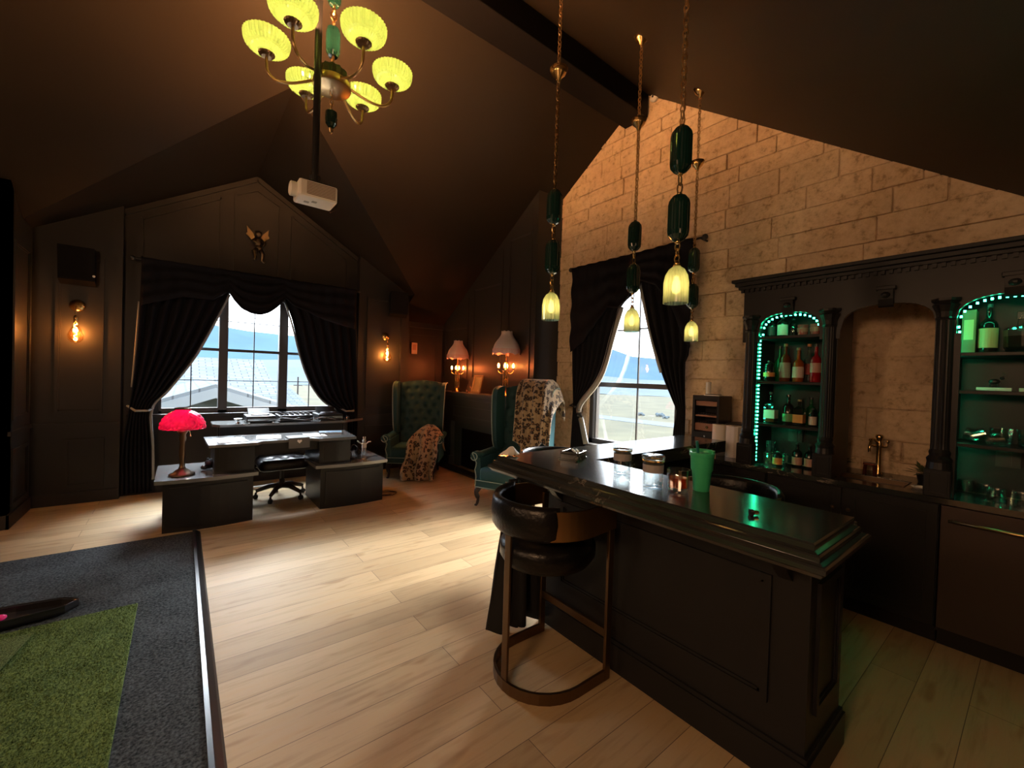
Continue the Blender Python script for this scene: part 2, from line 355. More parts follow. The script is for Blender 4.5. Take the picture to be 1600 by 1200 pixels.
# gable of stone -----------------------------------------------------------------
b = nb()
rows = []; z = 0.0; rr = random.Random(3)
while z < 5.05:
    h = rr.choice((.16, .2, .2, .24)); rows.append((z, min(z+h, 5.1))); z += h
WY0, WY1, WZ0, WZ1 = 2.5, 3.82, .72, 2.75
for z0, z1 in rows:
    y = -.85-rr.random()*.4
    while y < 4.55:
        w = rr.choice((.3, .45, .55, .7, .85)); y0, y1 = y, y+w; y += w
        segs = [(y0, y1)]
        if z1 > WZ0 and z0 < WZ1:
            segs = [(a, c) for a, c in ((y0, min(y1, WY0)), (max(y0, WY1), y1)) if c-a > .02]
        for a, c in segs:
            d = rr.uniform(-.012, .012)
            bx(b, XB+d, XB+.1, a+.003, c-.003, z0+.003, z1-.003, .007)
bx(b, XB+.016, XB+.1, WY1-.02, 4.6, 0, 5.1); bx(b, XB+.016, XB+.1, -.9, WY0, 0, 5.1); bx(b, XB+.016, XB+.1, WY0-.01, WY1+.01, 0, WZ0); bx(b, XB+.016, XB+.1, WY0-.01, WY1+.01, WZ1, 5.1)
for no, co in (((0, .64, 1), (4, 3.1, 5.03)), ((0, -.73, 1), (4, 3.1, 5.03))):
    g = list(b.verts)+list(b.edges)+list(b.faces)
    bmesh.ops.bisect_plane(b, geom=g, plane_co=co, plane_no=Vector(no).normalized(), clear_outer=True)
struct('wall_right', b, m_stone)
b = nb(); bx(b, 4.41, 4.55, -.9, WY0-.02, 0, 5.1); bx(b, 4.41, 4.55, WY1+.02, 7.2, 0, 5.1); bx(b, 4.41, 4.55, WY0-.02, WY1+.02, 0, WZ0-.01); bx(b, 4.41, 4.55, WY0-.02, WY1+.02, WZ1, 5.1)
struct('wall_right_outer', b, m_stone)
# ceiling -------------------------------------------------------------------------
b = nb()
def poly(pts): b.faces.new([b.verts.new(p) for p in pts])
poly([(.78, 3.1, 5), (4.6, 3.1, 5), (4.6, 7.3, zf(7.3)), (2.98, 7.3, zf(7.3)), (2.98, 6.44, 2.862), (.78, 4.38, 4.181)])
poly([(-6.2, 3.1, 5), (.78, 3.1, 5), (.78, 4.38, 4.181), (-1.42, 6.44, 2.862), (-1.42, 7.3, zf(7.3)), (-6.2, 7.3, zf(7.3))])
poly([(.78, 4.38, 4.181), (2.98, 6.44, 2.862), (2.98, 7.3, 2.862), (.78, 7.3, 4.181)])
poly([(.78, 4.38, 4.181), (.78, 7.3, 4.181), (-1.42, 7.3, 2.862), (-1.42, 6.44, 2.862)])
poly([(2.98, 6.44, 2.862), (2.98, 7.3, 2.862), (2.98, 7.3, zf(7.3))])
poly([(-1.42, 6.44, 2.862), (-1.42, 7.3, 2.862), (-1.42, 7.3, zf(7.3))])
poly([(-6.2, 3.1, 5), (4.6, 3.1, 5), (4.6, -1, zn(-1)), (-6.2, -1, zn(-1))])
struct('ceiling', b, m_ceil)
b = nb(); bx(b, -6, XB-.01, 3.02, 3.34, 4.68, 5.0, .008); struct('trim_1', b, m_beam)
# wall mouldings ------------------------------------------------------------------
b = nb()
frame(b, 'y', Y1, -1.08, -.70, 1.0, 2.75); frame(b, 'y', Y1, -1.0, -.68, .18, .72); bx(b, -1.25, -.55, Y1-.02, Y1, .86, .9)
frame(b, 'y', Y1, 2.28, 2.87, 1.0, 2.75); frame(b, 'y', Y1, 2.28, 2.87, .18, .72); bx(b, 2.15, 2.98, Y1-.02, Y1, .86, .9)
frame(b, 'y', Y3, 3.05, 3.75, 1.0, 2.3); frame(b, 'y', Y3, 3.05, 3.75, .18, .72); bx(b, 2.98, 3.85, Y3-.02, Y3, .86, .9)
bx(b, 2.95, 3.85, Y3-.03, Y3, 2.4, 2.52)
frame(b, 'x', -1.25, 6.0, 6.52, 1.0, 2.7, sgn=1); frame(b, 'x', -1.25, 6.0, 6.52, .18, .72, sgn=1); bx(b, -1.25, -1.23, 5.9, Y1, .86, .9)
struct('trim_2', b, m_black)
b = nb()       # raking panels of the window gable
def rake(x): return 4.181-.6*abs(x-.78)
def strip(p, q, w=.035, d=.018):
    (x0, z0), (x1, z1) = p, q; dx, dz = x1-x0, z1-z0; L = math.hypot(dx, dz); nx, nz = -dz/L*w/2, dx/L*w/2
    prism(b, [(x0+nx, z0+nz), (x1+nx, z1+nz), (x1-nx, z1-nz), (x0-nx, z0-nz)], 'y', Y2-d, Y2)
for xs in ((-.4, .38), (.54, 1.06), (1.22, 2.0)):
    top = [(xs[0], rake(xs[0])-.16)]+([(.78, rake(.78)-.18)] if xs[0] < .78 < xs[1] else [])+[(xs[1], rake(xs[1])-.16)]
    pts = [(xs[0], 2.85)]+top+[(xs[1], 2.85)]
    for p, q in zip(pts, pts[1:]+pts[:1]): strip(p, q)
for p, q in (((-.55, rake(-.55)-.04), (.78, rake(.78)-.04)), ((.78, rake(.78)-.04), (2.15, rake(2.15)-.04))): strip(p, q, .06, .03)
struct('trim_3', b, m_black)
b = nb()
for y0, y1 in ((4.52, 5.05), (5.2, 6.0), (6.15, 6.95)):
    zt = zf(y1)-.12
    frame(b, 'x', 3.85, y0, y1, 1.5, zt)
    prism(b, [(y0, zt), (y1, zt), (y0, zf(y0)-.15)], 'x', 3.84, 3.85)
struct('trim_4', b, m_black)
b = nb()
for s in ((-1.25, -.55, Y1), (-.55, 2.15, Y2), (2.15, 2.98, Y1), (2.98, 3.85, Y3)): bx(b, s[0], s[1], s[2]-.018, s[2], 0, .13)
struct('baseboard_far', b, m_black)
b = nb(); bx(b, -1.25, -1.232, 5.882, Y1, 0, .13); bx(b, -6, -1.232, 5.882, 5.9, 0, .13); struct('baseboard_left', b, m_black)
# windows --------------------------------------------------------------------------
b = nb()
yA0, yA1 = Y2+.02, Y2+.12
def wbox(x0, x1, z0, z1, y0=yA0, y1=yA1): bx(b, x0, x1, y0, y1, z0, z1)
wbox(-.25, 1.86, .94, 1.0); wbox(-.25, 1.86, 2.56, 2.66); wbox(-.25, -.19, .94, 2.66); wbox(1.80, 1.86, .94, 2.66); wbox(.385, .485, .94, 2.66); wbox(1.09, 1.20, .94, 2.66)
for x0, x1 in ((-.19, .385), (.485, 1.09), (1.20, 1.80)):
    wbox(x0, x1, 1.78, 1.815, yA0+.01, yA1-.02); wbox(x0, x1, 1.0, 1.03, yA0+.02, yA1-.02)
    xm = (x0+x1)/2
    wbox(xm-.006, xm+.006, 1.0, 2.6, yA0+.04, yA0+.06); wbox(x0, x1, 1.385, 1.395, yA0+.04, yA0+.06); wbox(x0, x1, 2.18, 2.19, yA0+.04, yA0+.06)
w1 = struct('window_1', b, m_frame)
b = nb(); bx(b, -.19, 1.80, yA0+.045, yA0+.05, 1.0, 2.6); obj('window_glass', b, m_pane, w1)
b = nb(); bx(b, -.5, 2.1, Y2-.05, Y2+.03, .93, .965, .006); obj('window_sill', b, m_black, w1)
b = nb()
def vbox(y0, y1, z0, z1, x0=4.33, x1=4.41): bx(b, x0, x1, y0, y1, z0, z1)
vbox(2.5, 3.82, .72, .78); vbox(2.5, 3.82, 2.69, 2.75); vbox(2.5, 2.56, .72, 2.75); vbox(3.74, 3.82, .72, 2.75); vbox(2.56, 3.74, 1.47, 1.53); vbox(3.70, 3.72, .78, 1.47, 4.35)
vbox(3.07, 3.085, .78, 2.7, 4.36, 4.38); vbox(2.56, 3.74, 2.185, 2.2, 4.36, 4.38)
w2 = struct('window_2', b, m_frame)
b = nb(); bx(b, 4.368, 4.372, 2.56, 3.74, .78, 2.69); obj('window_glass', b, m_pane, w2)
b = nb(); bx(b, 4.2, 4.34, 2.45, 3.87, .68, .72, .006); obj('window_sill', b, m_frame, w2)
# ------------------------------------------------------------------ outdoors
m_field = mat('dry_grass', (.135, .105, .052), .95, noise=.5, bscale=.25)
m_field2 = mat('pale_dry_grass', (.2, .165, .095), .95, noise=.25, bscale=1.5)
m_road = mat('asphalt_road', (.15, .15, .148), .9)
m_hill = mat('blue_hills', (.05, .10, .135), 1, noise=.35, bscale=.02)
m_hill2 = mat('grey_hills', (.11, .125, .13), 1, noise=.3, bscale=.05)
m_siding = mat('grey_siding', (.095, .115, .12), .8)
m_fascia = mat('white_fascia', (.22, .23, .23), .6)
m_shingle = mat('grey_shingles', (.12, .125, .13), .95)
def shingles():
    n, b = nodes(m_shingle); L = n.links; t = n.nodes.new('ShaderNodeTexCoord'); br = n.nodes.new('ShaderNodeTexBrick')
    br.inputs['Scale'].default_value = 1; br.inputs['Brick Width'].default_value = .5; br.inputs['Row Height'].default_value = .22; br.inputs['Mortar Size'].default_value = .02
    br.inputs['Color1'].default_value = (.20, .205, .205, 1); br.inputs['Color2'].default_value = (.14, .145, .145, 1); br.inputs['Mortar'].default_value = (.08, .08, .08, 1)
    L.new(t.outputs['Object'], br.inputs['Vector']); L.new(br.outputs['Color'], b.inputs['Base Color'])
shingles()
b = nb(); poly = lambda bm, pts: bm.faces.new([bm.verts.new(p) for p in pts])
poly(b, [(-900, -300, -3.2), (1500, -300, -3.2), (1500, 1500, -3.2), (-900, 1500, -3.2)])
o = struct('ground_plain', b, m_field); o['kind'] = 'structure'
b = nb(); bx(b, 41, 45, -60, 140, -3.2, -3.15); struct('road', b, m_road)
def ridge(name, m, pts, dist_scale, thick, label):
    b = nb(); n = len(pts); R = random.Random(len(pts))
    def f(u, v):
        x = u*(n-1); i = min(int(x), n-2); t = x-i
        X = pts[i][0]*(1-t)+pts[i+1][0]*t; Y = pts[i][1]*(1-t)+pts[i+1][1]*t; H = pts[i][2]*(1-t)+pts[i+1][2]*t
        k = 1-v*thick
        return (X*k, Y*k, -3.2+(H+3.2)*(1-v)**1.15+math.sin(x*5.1+v*4)*H*.04*v)
    grid(b, f, (n-1)*6, 8); o = obj(name, b, m, smooth=True); return tag(o, label, 'hill')
# azimuth measured clockwise from +Y; (azimuth deg, distance, height)
def az(a, d, h): return (d*math.sin(math.radians(a)), d*math.cos(math.radians(a)), h)
ridge('mountain_ridge', m_hill, [az(-14, 500, 46), az(-6, 500, 47), az(0, 500, 46), az(6, 500, 40), az(11, 500, 38), az(17, 500, 36), az(30, 500, 35)], 1, .35, 'long blue mountain ridge behind the far window')
ridge('mountain_ridge', m_hill, [az(44, 480, 46), az(48, 480, 45), az(51, 480, 38), az(54, 480, 29), az(57, 480, 27), az(60, 480, 28), az(64, 480, 29)], 1, .35, 'blue mountain falling to the right behind the stone wall window')
ridge('low_hills', m_hill2, [az(-14, 260, 9), az(-4, 260, 7), az(4, 260, 6), az(12, 260, 8), az(24, 260, 5), az(34, 260, 4)], 1, .4, 'low grey foothills below the ridge beyond the far window')
ridge('low_hills', m_hill2, [az(44, 300, 13), az(48, 300, 10), az(50, 300, 5), az(55, 300, 3), az(62, 300, 3)], 1, .5, 'grey scrubby slope below the mountain behind the stone wall window')
b = nb()
h = thing('neighbour_house', 'neighbouring house with grey shingle roof and small front gable', 'house', (.6, 13, -3.2))
# coordinates local: gable front at y=0
b = nb(); prism(b, [(-3.0, 0), (3.4, 0), (3.4, 3.1), (.07, 4.2), (-3.0, 3.05)], 'y', 0, 6); obj('wall', b, m_siding, h)
b = nb()
for s in (-1, 1):
    prism(b, [(.07, 4.36), (.07, 4.24), (.07+s*4.2, 2.78-.04), (.07+s*4.2, 2.9)], 'y', -.35, 7)
obj('gable_roof', b, m_shingle, h)
b = nb()
for s in (-1, 1): prism(b, [(.07, 4.27), (.07, 4.02), (.07+s*4.2, 2.52), (.07+s*4.2, 2.80)], 'y', -.42, -.36)
obj('fascia_board', b, m_fascia, h)
b = nb(); prism(b, [(3.2, 2.5), (3.2, 2.7), (11.5, 5.25), (19, 2.7), (19, 2.5)], 'x', -12, 2.6); prism(b, [(3.2, 2.4), (3.2, 2.6), (13, 4.1), (19, 2.6), (19, 2.4)], 'x', 2.6, 3.9); obj('main_roof', b, m_shingle, h)
b = nb(); bx(b, -11.6, 3.5, 3.8, 18.5, 0, 2.6); obj('main_wall', b, m_siding, h)
b = nb(); tube(b, [(-.55, -.05, 3.0), (-.55, -.05, 3.28), (-.4, -.05, 3.33), (-.25, -.05, 3.28), (-.25, -.05, 3.0)], .02, 6); obj('vent_pipe', b, m_whitep, h)
b = nb(); prism(b, [(9, 0), (9, 2.4), (15, 3.3), (21, 2.4), (21, 0)], 'y', 8, 16)
o = obj('garage_roof', b, m_fascia, loc=(-4.5, 8, -3.4)); tag(o, 'pale low roof beside the neighbouring house, under the brown field', 'roof')
for i, (x, y) in enumerate(((13.2, 40), (11.5, 58))):
    b = nb(); lathe(b, solid(.09, 0, 3.4 if i == 0 else 4.0), seg=8); bx(b, -.5, .5, -.05, .05, 2.9, 3.0)
    tag(obj('fence_post', b, m_darkwood, loc=(x, y, -3.2)), ('nearer thin post standing in the brown field past the window', 'farther thin post standing in the brown field past the window')[i], 'post')
R = random.Random(5)
for i, (x, y, s) in enumerate(((51, 35.2, .35), (52.6, 33.2, .45), (50.5, 31.0, .3))):
    b = nb(); 
    for k in range(9): ball(b, (R.uniform(-1, 1)*s, R.uniform(-1, 1)*s, R.uniform(.2, .9)*s), s*.5, 8)
    tag(obj('bush', b, m_hill2, loc=(x, y, -3.2), smooth=True), ('grey round bush beyond the road, farthest from the mountain', 'largest grey bush beyond the road', 'smallest grey bush beyond the road')[i], 'bush', 'bushes beyond the road')

# ------------------------------------------------------------------ curtains
def interp(pts, z):
    """pts: list of (a, z) with z falling; returns a at height z"""
    if z >= pts[0][1]: return pts[0][0]
    for (a0, z0), (a1, z1) in zip(pts, pts[1:]):
        if z <= z0 and z >= z1: return a0+(a1-a0)*((z0-z)/(z0-z1) if z0 > z1 else 0)
    return pts[-1][0]
def smoothpts(pts, n=4):
    out = []
    for i in range(len(pts)-1):
        p0 = pts[max(i-1, 0)]; p1 = pts[i]; p2 = pts[i+1]; p3 = pts[min(i+2, len(pts)-1)]
        for k in range(n):
            t = k/n
            out.append(tuple(.5*(2*p1[j]+(p2[j]-p0[j])*t+(2*p0[j]-5*p1[j]+4*p2[j]-p3[j])*t*t+(3*p1[j]-p0[j]-3*p2[j]+p3[j])*t**3) for j in range(len(p1))))
    return out+[tuple(pts[-1])]
def curtain(name, plane, pos, outer, inner, zt, zb, folds, amp, m, parent, sgn=-1):
    outer = smoothpts(outer); inner = smoothpts(inner)
    b = nb()
    def f(u, v):
        z = zt+(zb-zt)*v; a0 = interp(outer, z); a1 = interp(inner, z); a = a0+(a1-a0)*u
        w = min(1, abs(a1-a0)/.8); d = pos+sgn*amp*(1+math.sin(u*folds*2*PI+1.3*math.sin(v*3)))*(.45+.55*w)*(.5+.5*min(1, v*4))
        return (a, d, z) if plane == 'y' else (d, a, z)
    grid(b, f, folds*10, 40); return obj(name, b, m, parent, smooth=True, solidify=.012)
def valance(plane, pos, a0, a1, zt, prof, m, parent, sgn=-1, swags=()):
    prof = sorted(prof); b = nb()
    def zbot(a):
        for (x0, z0), (x1, z1) in zip(prof, prof[1:]):
            if x0 <= a <= x1: return z0+(z1-z0)*(a-x0)/(x1-x0)
        return prof[0][1] if a < prof[0][0] else prof[-1][1]
    def f(u, v):
        a = a0+(a1-a0)*u; zb = zbot(a); z = zt-v*(zt-zb)
        k = .012*math.sin(v*22+math.cos(a*3)*2)
        for s0, s1 in swags:
            if s0 < a < s1: k = .03*math.sin(v*26)*math.sin(PI*(a-s0)/(s1-s0))+.05*math.sin(PI*(a-s0)/(s1-s0))*v
        d = pos+sgn*(.03+.012*math.sin(a*38)*(1-.5*v)+k)
        return (a, d, z) if plane == 'y' else (d, a, z)
    grid(b, f, 90, 24); return obj('valance', b, m, parent, smooth=True, solidify=.01)
ct = thing('window_curtains', 'black velvet curtains tied back with a swagged valance on the far window', 'curtain', (0, 0, 0))
curtain('curtain_panel', 'y', 6.58, [(-.38, 2.78), (-.39, 2.3), (-.42, 1.63), (-.47, 1.04), (-.52, .61), (-.52, .06)], [(.5, 2.78), (.46, 2.52), (.28, 2.07), (.1, 1.66), (-.13, 1.28), (-.29, 1.04), (-.27, .6), (-.26, .06)], 2.78, .06, 7, .03, m_curtain, ct)
curtain('curtain_panel', 'y', 6.58, [(2.06, 2.8), (2.1, 1.9), (2.14, .99), (2.13, .06)], [(1.07, 2.8), (1.11, 2.54), (1.21, 2.25), (1.32, 1.77), (1.45, 1.41), (1.63, 1.14), (1.84, .99), (1.88, .8), (1.9, .06)], 2.8, .06, 7, .03, m_curtain, ct)
b = nb()
pts = smoothpts([(.46, 2.51), (.28, 2.06), (.1, 1.65), (-.13, 1.27), (-.285, 1.04), (-.27, .6), (-.26, .2)], 5)
tube(b, [(a+.012, 6.57, z) for a, z in pts], 0, flat=(.035, .03)); tube(b, [(a, 6.57, z) for a, z in smoothpts([(-.40, 2.3), (-.425, 1.75), (-.45, 1.3)])], 0, flat=(.02, .008))
obj('lining', b, m_lining, ct, smooth=True, label='pale grey lining edge')
b = nb(); tube(b, [(a-.01, 6.57, z) for a, z in smoothpts([(1.12, 2.5), (1.22, 2.2), (1.33, 1.76), (1.46, 1.4), (1.64, 1.13), (1.84, .99)], 5)], 0, flat=(.02, .02)); obj('lining', b, m_lining, ct, smooth=True, label='pale grey lining edge')
valance('y', 6.5, -.38, 2.05, 2.80, [(-.38, 2.25), (0, 2.4), (.3, 2.4), (.46, 2.53), (.52, 2.42), (.6, 2.33), (.7, 2.28), (.8, 2.27), (.9, 2.31), (1.0, 2.4), (1.11, 2.54), (1.2, 2.45), (1.6, 2.3), (2.05, 2.2)], m_curtain, ct, swags=((.44, 1.13),))
b = nb()
for i in range(15):
    t = i/14; a = .5+t*.58; z = 2.27+.26*abs(2*t-1)**1.8-.035; ball(b, (a, 6.46, z-.02), .0075, 6)
obj('bead_fringe', b, m_plastic, ct)
b = nb(); tube(b, [(-.45, 6.53, 2.79), (2.1, 6.53, 2.79)], .012); ball(b, (-.46, 6.53, 2.79), .025, 10); ball(b, (2.11, 6.53, 2.79), .025, 10); obj('curtain_rod', b, m_plastic, ct)
for a, z in ((-.36, 1.03), (2.0, .97)):
    b = nb(); tube(b, [(a-.13, 6.62, z+.05), (a-.05, 6.48, z), (a+.06, 6.48, z), (a+.1, 6.6, z+.02)], .013); obj('tieback', b, m_lining, ct)
cb = thing('window_curtains', 'black velvet curtains tied back on the stone wall window', 'curtain', (0, 0, 0))
curtain('curtain_panel', 'x', 4.2, [(3.95, 3.03), (3.99, 2.4), (3.97, 1.7), (3.95, 1.15), (3.98, .3), (3.98, .08)], [(2.95, 3.03), (2.94, 2.69), (3.22, 2.45), (3.33, 2.13), (3.45, 1.73), (3.58, 1.5), (3.86, 1.2), (3.81, 1.0), (3.72, .7), (3.7, .08)], 3.02, .08, 7, .03, m_curtain, cb)
curtain('curtain_panel', 'x', 4.2, [(2.31, 3.03), (2.32, 1.9), (2.36, 1.78), (2.35, 1.0), (2.33, .08)], [(2.95, 3.03), (2.94, 2.67), (2.77, 2.06), (2.63, 1.65), (2.45, 1.28), (2.43, 1.23), (2.47, 1.0), (2.48, .08)], 3.02, .08, 5, .03, m_curtain, cb)
b = nb(); tube(b, [(4.165, a-.015, z) for a, z in smoothpts([(3.22, 2.45), (3.33, 2.13), (3.45, 1.73), (3.58, 1.5), (3.85, 1.2), (3.8, 1.0), (3.71, .72)], 5)], 0, flat=(.02, .075)); obj('lining', b, m_lining, cb, smooth=True, label='pale grey lining edge')
b = nb(); tube(b, [(4.165, a+.01, z) for a, z in smoothpts([(2.94, 2.66), (2.77, 2.06), (2.63, 1.66)], 5)], 0, flat=(.02, .03)); obj('lining', b, m_lining, cb, smooth=True, label='pale grey lining edge')
valance('x', 4.13, 2.29, 3.98, 3.04, [(2.29, 1.92), (2.36, 2.0), (2.5, 2.35), (2.7, 2.62), (2.94, 2.72), (3.05, 2.55), (3.2, 2.42), (3.35, 2.45), (3.5, 2.3), (3.75, 2.05), (3.98, 1.92)], m_curtain, cb)
b = nb(); tube(b, [(4.15, 2.2, 3.04), (4.15, 4.05, 3.04)], .012); ball(b, (4.15, 2.19, 3.04), .03, 10); ball(b, (4.15, 4.06, 3.04), .03, 10)
for y in (2.24, 4.0): tube(b, [(4.15, y, 3.04), (4.3, y, 3.04)], .01)
obj('curtain_rod', b, m_plastic, cb)
b = nb(); tube(b, [(4.3, 4.0, 1.25), (4.13, 3.97, 1.2), (4.12, 3.86, 1.19)], .012); obj('tieback', b, m_plastic, cb)

# ------------------------------------------------------------------ bar
bc = thing('bar_cabinet', 'black panelled L-shaped bar base in front of the back bar', 'bar', (1.86, .52, 0))
b = nb(); prism(b, [(0, 0), (.42, 0), (.42, 1.26), (1.71, 1.26), (1.71, 1.44), (0, 1.44)], 'z', .1, .975); bx(b, -.03, .45, -.03, .02, .93, .975); obj('body', b, m_cab, bc)
b = nb(); prism(b, [(-.02, -.02), (.44, -.02), (.44, 1.24), (1.72, 1.24), (1.72, 1.46), (-.02, 1.46)], 'z', 0, .14); prism(b, [(-.012, -.012), (.43, -.012), (.43, 1.25), (1.715, 1.25), (1.715, 1.452), (-.012, 1.452)], 'z', .14, .16); obj('plinth', b, m_cab, bc)
b = nb(); frame(b, 'x', 0, .13, 1.31, .29, .80, .028, .014); obj('panel_moulding', b, m_cab, bc)
b = nb(); frame(b, 'y', 0, .07, .35, .29, .80, .028, .014); obj('panel_moulding', b, m_cab, bc)
for y in (.06, 1.3):
    b = nb(); prism(b, [(0, .97), (-.2, .97), (-.19, .93), (-.1, .9), (-.05, .84), (0, .8)], 'y', y, y+.05); obj('corbel', b, m_cab, bc)
b = nb()
def L(off, inn=0): return [(1.54-off, .43-off), (1.95+off*1.3, .43-off), (1.985, .43+inn), (1.985, 1.68), (3.66, 1.68), (3.66, 2.07+off), (1.54-off, 2.07+off)]
def slab(z0, z1, o0, o1):
    A = [b.verts.new((x, y, z0)) for x, y in L(o0)]; B = [b.verts.new((x, y, z1)) for x, y in L(o1)]; n = len(A)
    b.faces.new(A); b.faces.new(B)
    for i in range(n): b.faces.new((A[i], A[(i+1) % n], B[(i+1) % n], B[i]))
slab(1.064, 1.07, .004, 0); slab(1.048, 1.064, .004, .004); slab(1.042, 1.048, .016, .004); slab(1.036, 1.042, .024, .020); slab(1.022, 1.036, .024, .024); slab(1.016, 1.022, .036, .026); slab(1.010, 1.016, .046, .041); slab(.996, 1.010, .046, .046); slab(.988, .996, .034, .046); slab(.977, .988, .03, .034)
o = obj('bar_countertop', b, m_marble); tag(o, 'polished black marble bar top with stepped edge and white veins', 'countertop')

def make_stool():
    t = thing('bar_stool', 'black leather and bronze bar stool pulled up to the near long side of the bar', 'stool')
    # local: +x faces the bar, back at -x
    def dloop(z, hw=.25, fx=.23, bxx=-.25, n=16):
        p = [(fx, hw, z), (.02, hw, z)]
        for i in range(1, n): a = PI/2+PI*i/n; p.append((.02+math.cos(a)*(.02-bxx), hw*math.sin(a), z))
        p += [(.02, -hw, z), (fx, -hw, z)]
        return p
    b = nb(); tube(b, dloop(.028), 0, flat=(.014, .055)); obj('floor_loop', b, m_bronze, t)
    for x, y, z1 in ((.23, .25, .86), (.23, -.25, .86), (-.245, 0, .84)):
        b = nb(); (bx(b, x-.02, x+.02, y-.009, y+.009, .0, z1, .003) if x > 0 else bx(b, x-.007, x+.007, y-.022, y+.022, .0, z1, .003)); obj('leg', b, m_bronze, t)
    b = nb(); bx(b, .215, .235, -.245, .245, .22, .262, .004); obj('footrest', b, m_bronze, t)
    b = nb(); lathe(b, [(0, .585), (.17, .585), (.235, .60), (.262, .64), (.262, .69), (.245, .72), (.2, .738), (.1, .745), (0, .746)], seg=36, squ=(1.0, .93), c=(.02, 0, 0)); obj('seat', b, m_leather, t, smooth=True)
    b = nb()
    # back: thick padded leather arc
    def arc(a): return (.02+math.cos(a)*.28, .275*math.sin(a))
    n = 30; rings = []
    for i in range(n+1):
        a = PI*.52+PI*.80*i/n; x, y = arc(a); nx, ny = math.cos(a), math.sin(a); ring = []
        th = .028*min(1, .3+math.sin(PI*i/n)*3)
        for k in range(10):
            q = 2*PI*k/10; ring.append(b.verts.new((x+nx*math.cos(q)*th, y+ny*math.cos(q)*th, .865+math.sin(q)*.085*(abs(math.sin(q))**-.35 if abs(math.sin(q)) > .01 else 1))))
        rings.append(ring)
    for q, w in zip(rings, rings[1:]):
        for k in range(10): b.faces.new((q[k], q[(k+1) % 10], w[(k+1) % 10], w[k]))
    b.faces.new(rings[0][::-1]); b.faces.new(rings[-1]); obj('backrest', b, m_leather, t, smooth=True)
    b = nb(); P = [(.25, .262, .86)]+[(.02+math.cos(PI/2+PI*i/24)*.286, .282*math.sin(PI/2+PI*i/24), .86) for i in range(25)]+[(.25, -.262, .86)]
    tube(b, P, 0, flat=(.01, .14)); obj('back_band', b, m_bronzel, t)
    return t
st = make_stool(); st.location = (1.53, 1.62, 0)
s2 = dup(st, 'black leather bar stool on the service side of the bar, below the faucet niche', (2.62, 1.18, 0), PI)
s3 = dup(st, 'black leather bar stool behind the short arm of the bar by the stone wall window', (2.45, 2.52, 0), -PI/2)
for s in (st, s2, s3): s['group'] = 'bar stools'
# long coat hanging from a hook under the far bar corner
t = thing('hanging_coat', 'long black coat with a grey lining hanging from the bar corner beside the stool', 'coat', (1.63, 2.05, 0))
for s, x0, x1, zb in ((0, -.17, .0, .03), (1, -.02, .19, .04)):
    b = nb()
    def f(u, v, x0=x0, x1=x1, zb=zb, s=s):
        z = .93+(zb-.93)*v; w = .35+.65*v; x = (x0+(x1-x0)*u)*w+.01
        return (x, -.05+.05*math.sin(u*9+v*2+s)*v-.03*s, z)
    grid(b, f, 16, 20); obj('coat_panel', b, m_coat, t, smooth=True, solidify=.02)
b = nb(); grid(b, lambda u, v: (-.1-.05*v+.07*u-.02*math.sin(v*4), -.09+.02*math.sin(u*14), .93-.27*v-.03*u), 12, 12); obj('lining', b, m_lining, t, smooth=True, solidify=.012, label='crumpled grey lining')
b = nb(); tube(b, [(0, -.03, .99), (0, -.06, .97), (0, -.07, .94), (0, -.04, .925)], .006); obj('hook', b, m_bronze, t)

# ------------------------------------------------------------------ things on the bar
ZB = 1.0701
t = thing('ashtray', 'square black marble ashtray with white veins on the bar', 'ashtray', (1.885, 1.77, ZB), .35)
b = nb(); bx(b, -.09, .07, -.06, .06, 0, .01, .002); bx(b, -.06, .06, -.06, .06, .0, .035, .004); obj('base', b, m_marble, t)
b = nb()
for a, c, d, e in ((-.06, .06, .045, .06), (-.06, .06, -.06, -.045), (-.06, -.045, -.045, .045), (.045, .06, -.045, .045)): bx(b, a, c, d, e, .035, .048, .002)
obj('rim', b, m_marble, t)
b = nb(); tube(b, [(-.03, -.03, .044), (.03, .02, .05)], .007); tube(b, [(-.01, -.04, .044), (.04, -.0, .05)], .006); obj('cigar_stub', b, m_whitep, t)
def jar(loc, label):
    t = thing('glass_jar', label, 'jar', loc, 0, 'candle jars on the bar'); t.scale = (1.18, 1.18, 1.1)
    b = nb(); lathe(b, [(0, 0), (.036, 0), (.038, .01), (.038, .105), (.040, .12), (.036, .12), (.034, .1), (.034, .012), (0, .012)], seg=28); obj('glass', b, m_clear, t, smooth=True)
    b = nb(); lathe(b, [(.0388, .066), (.0388, .098)], seg=28); obj('label_band', b, mat('grey_label', (.35, .33, .33), .5), t, smooth=False)
    b = nb(); lathe(b, [(0, .112), (.036, .112), (.043, .118), (.044, .13), (.04, .135), (0, .132)], seg=28); obj('lid', b, m_clear, t, smooth=True)
    b = nb(); lathe(b, [(.041, .108), (.0425, .112), (.041, .116), (.036, .112), (.041, .108)], seg=28); obj('gold_ring', b, m_brass, t)
    return t
jar((1.806, 1.35, ZB), 'clear glass candle jar with gold rim, nearer the ashtray')
jar((1.70, 1.10, ZB), 'clear glass candle jar with gold rim, nearer the whiskey tumbler')
t = thing('whiskey_glass', 'cut crystal tumbler holding an orange drink on the bar', 'glass', (1.735, .995, ZB)); t.scale = (1.15, 1.15, 1.06)
b = nb(); lathe(b, [(0, 0), (.034, 0), (.038, .012), (.040, .05), (.042, .095), (.0385, .095), (.036, .05), (.033, .02), (0, .02)], seg=24, rib=.035); obj('glass', b, m_gclear, t)
m_drink = lamp_glass('orange_drink', (1, .22, .03), .35, .08)
b = nb(); lathe(b, solid(.033, .021, .06), seg=20); obj('drink', b, m_drink, t, smooth=False)
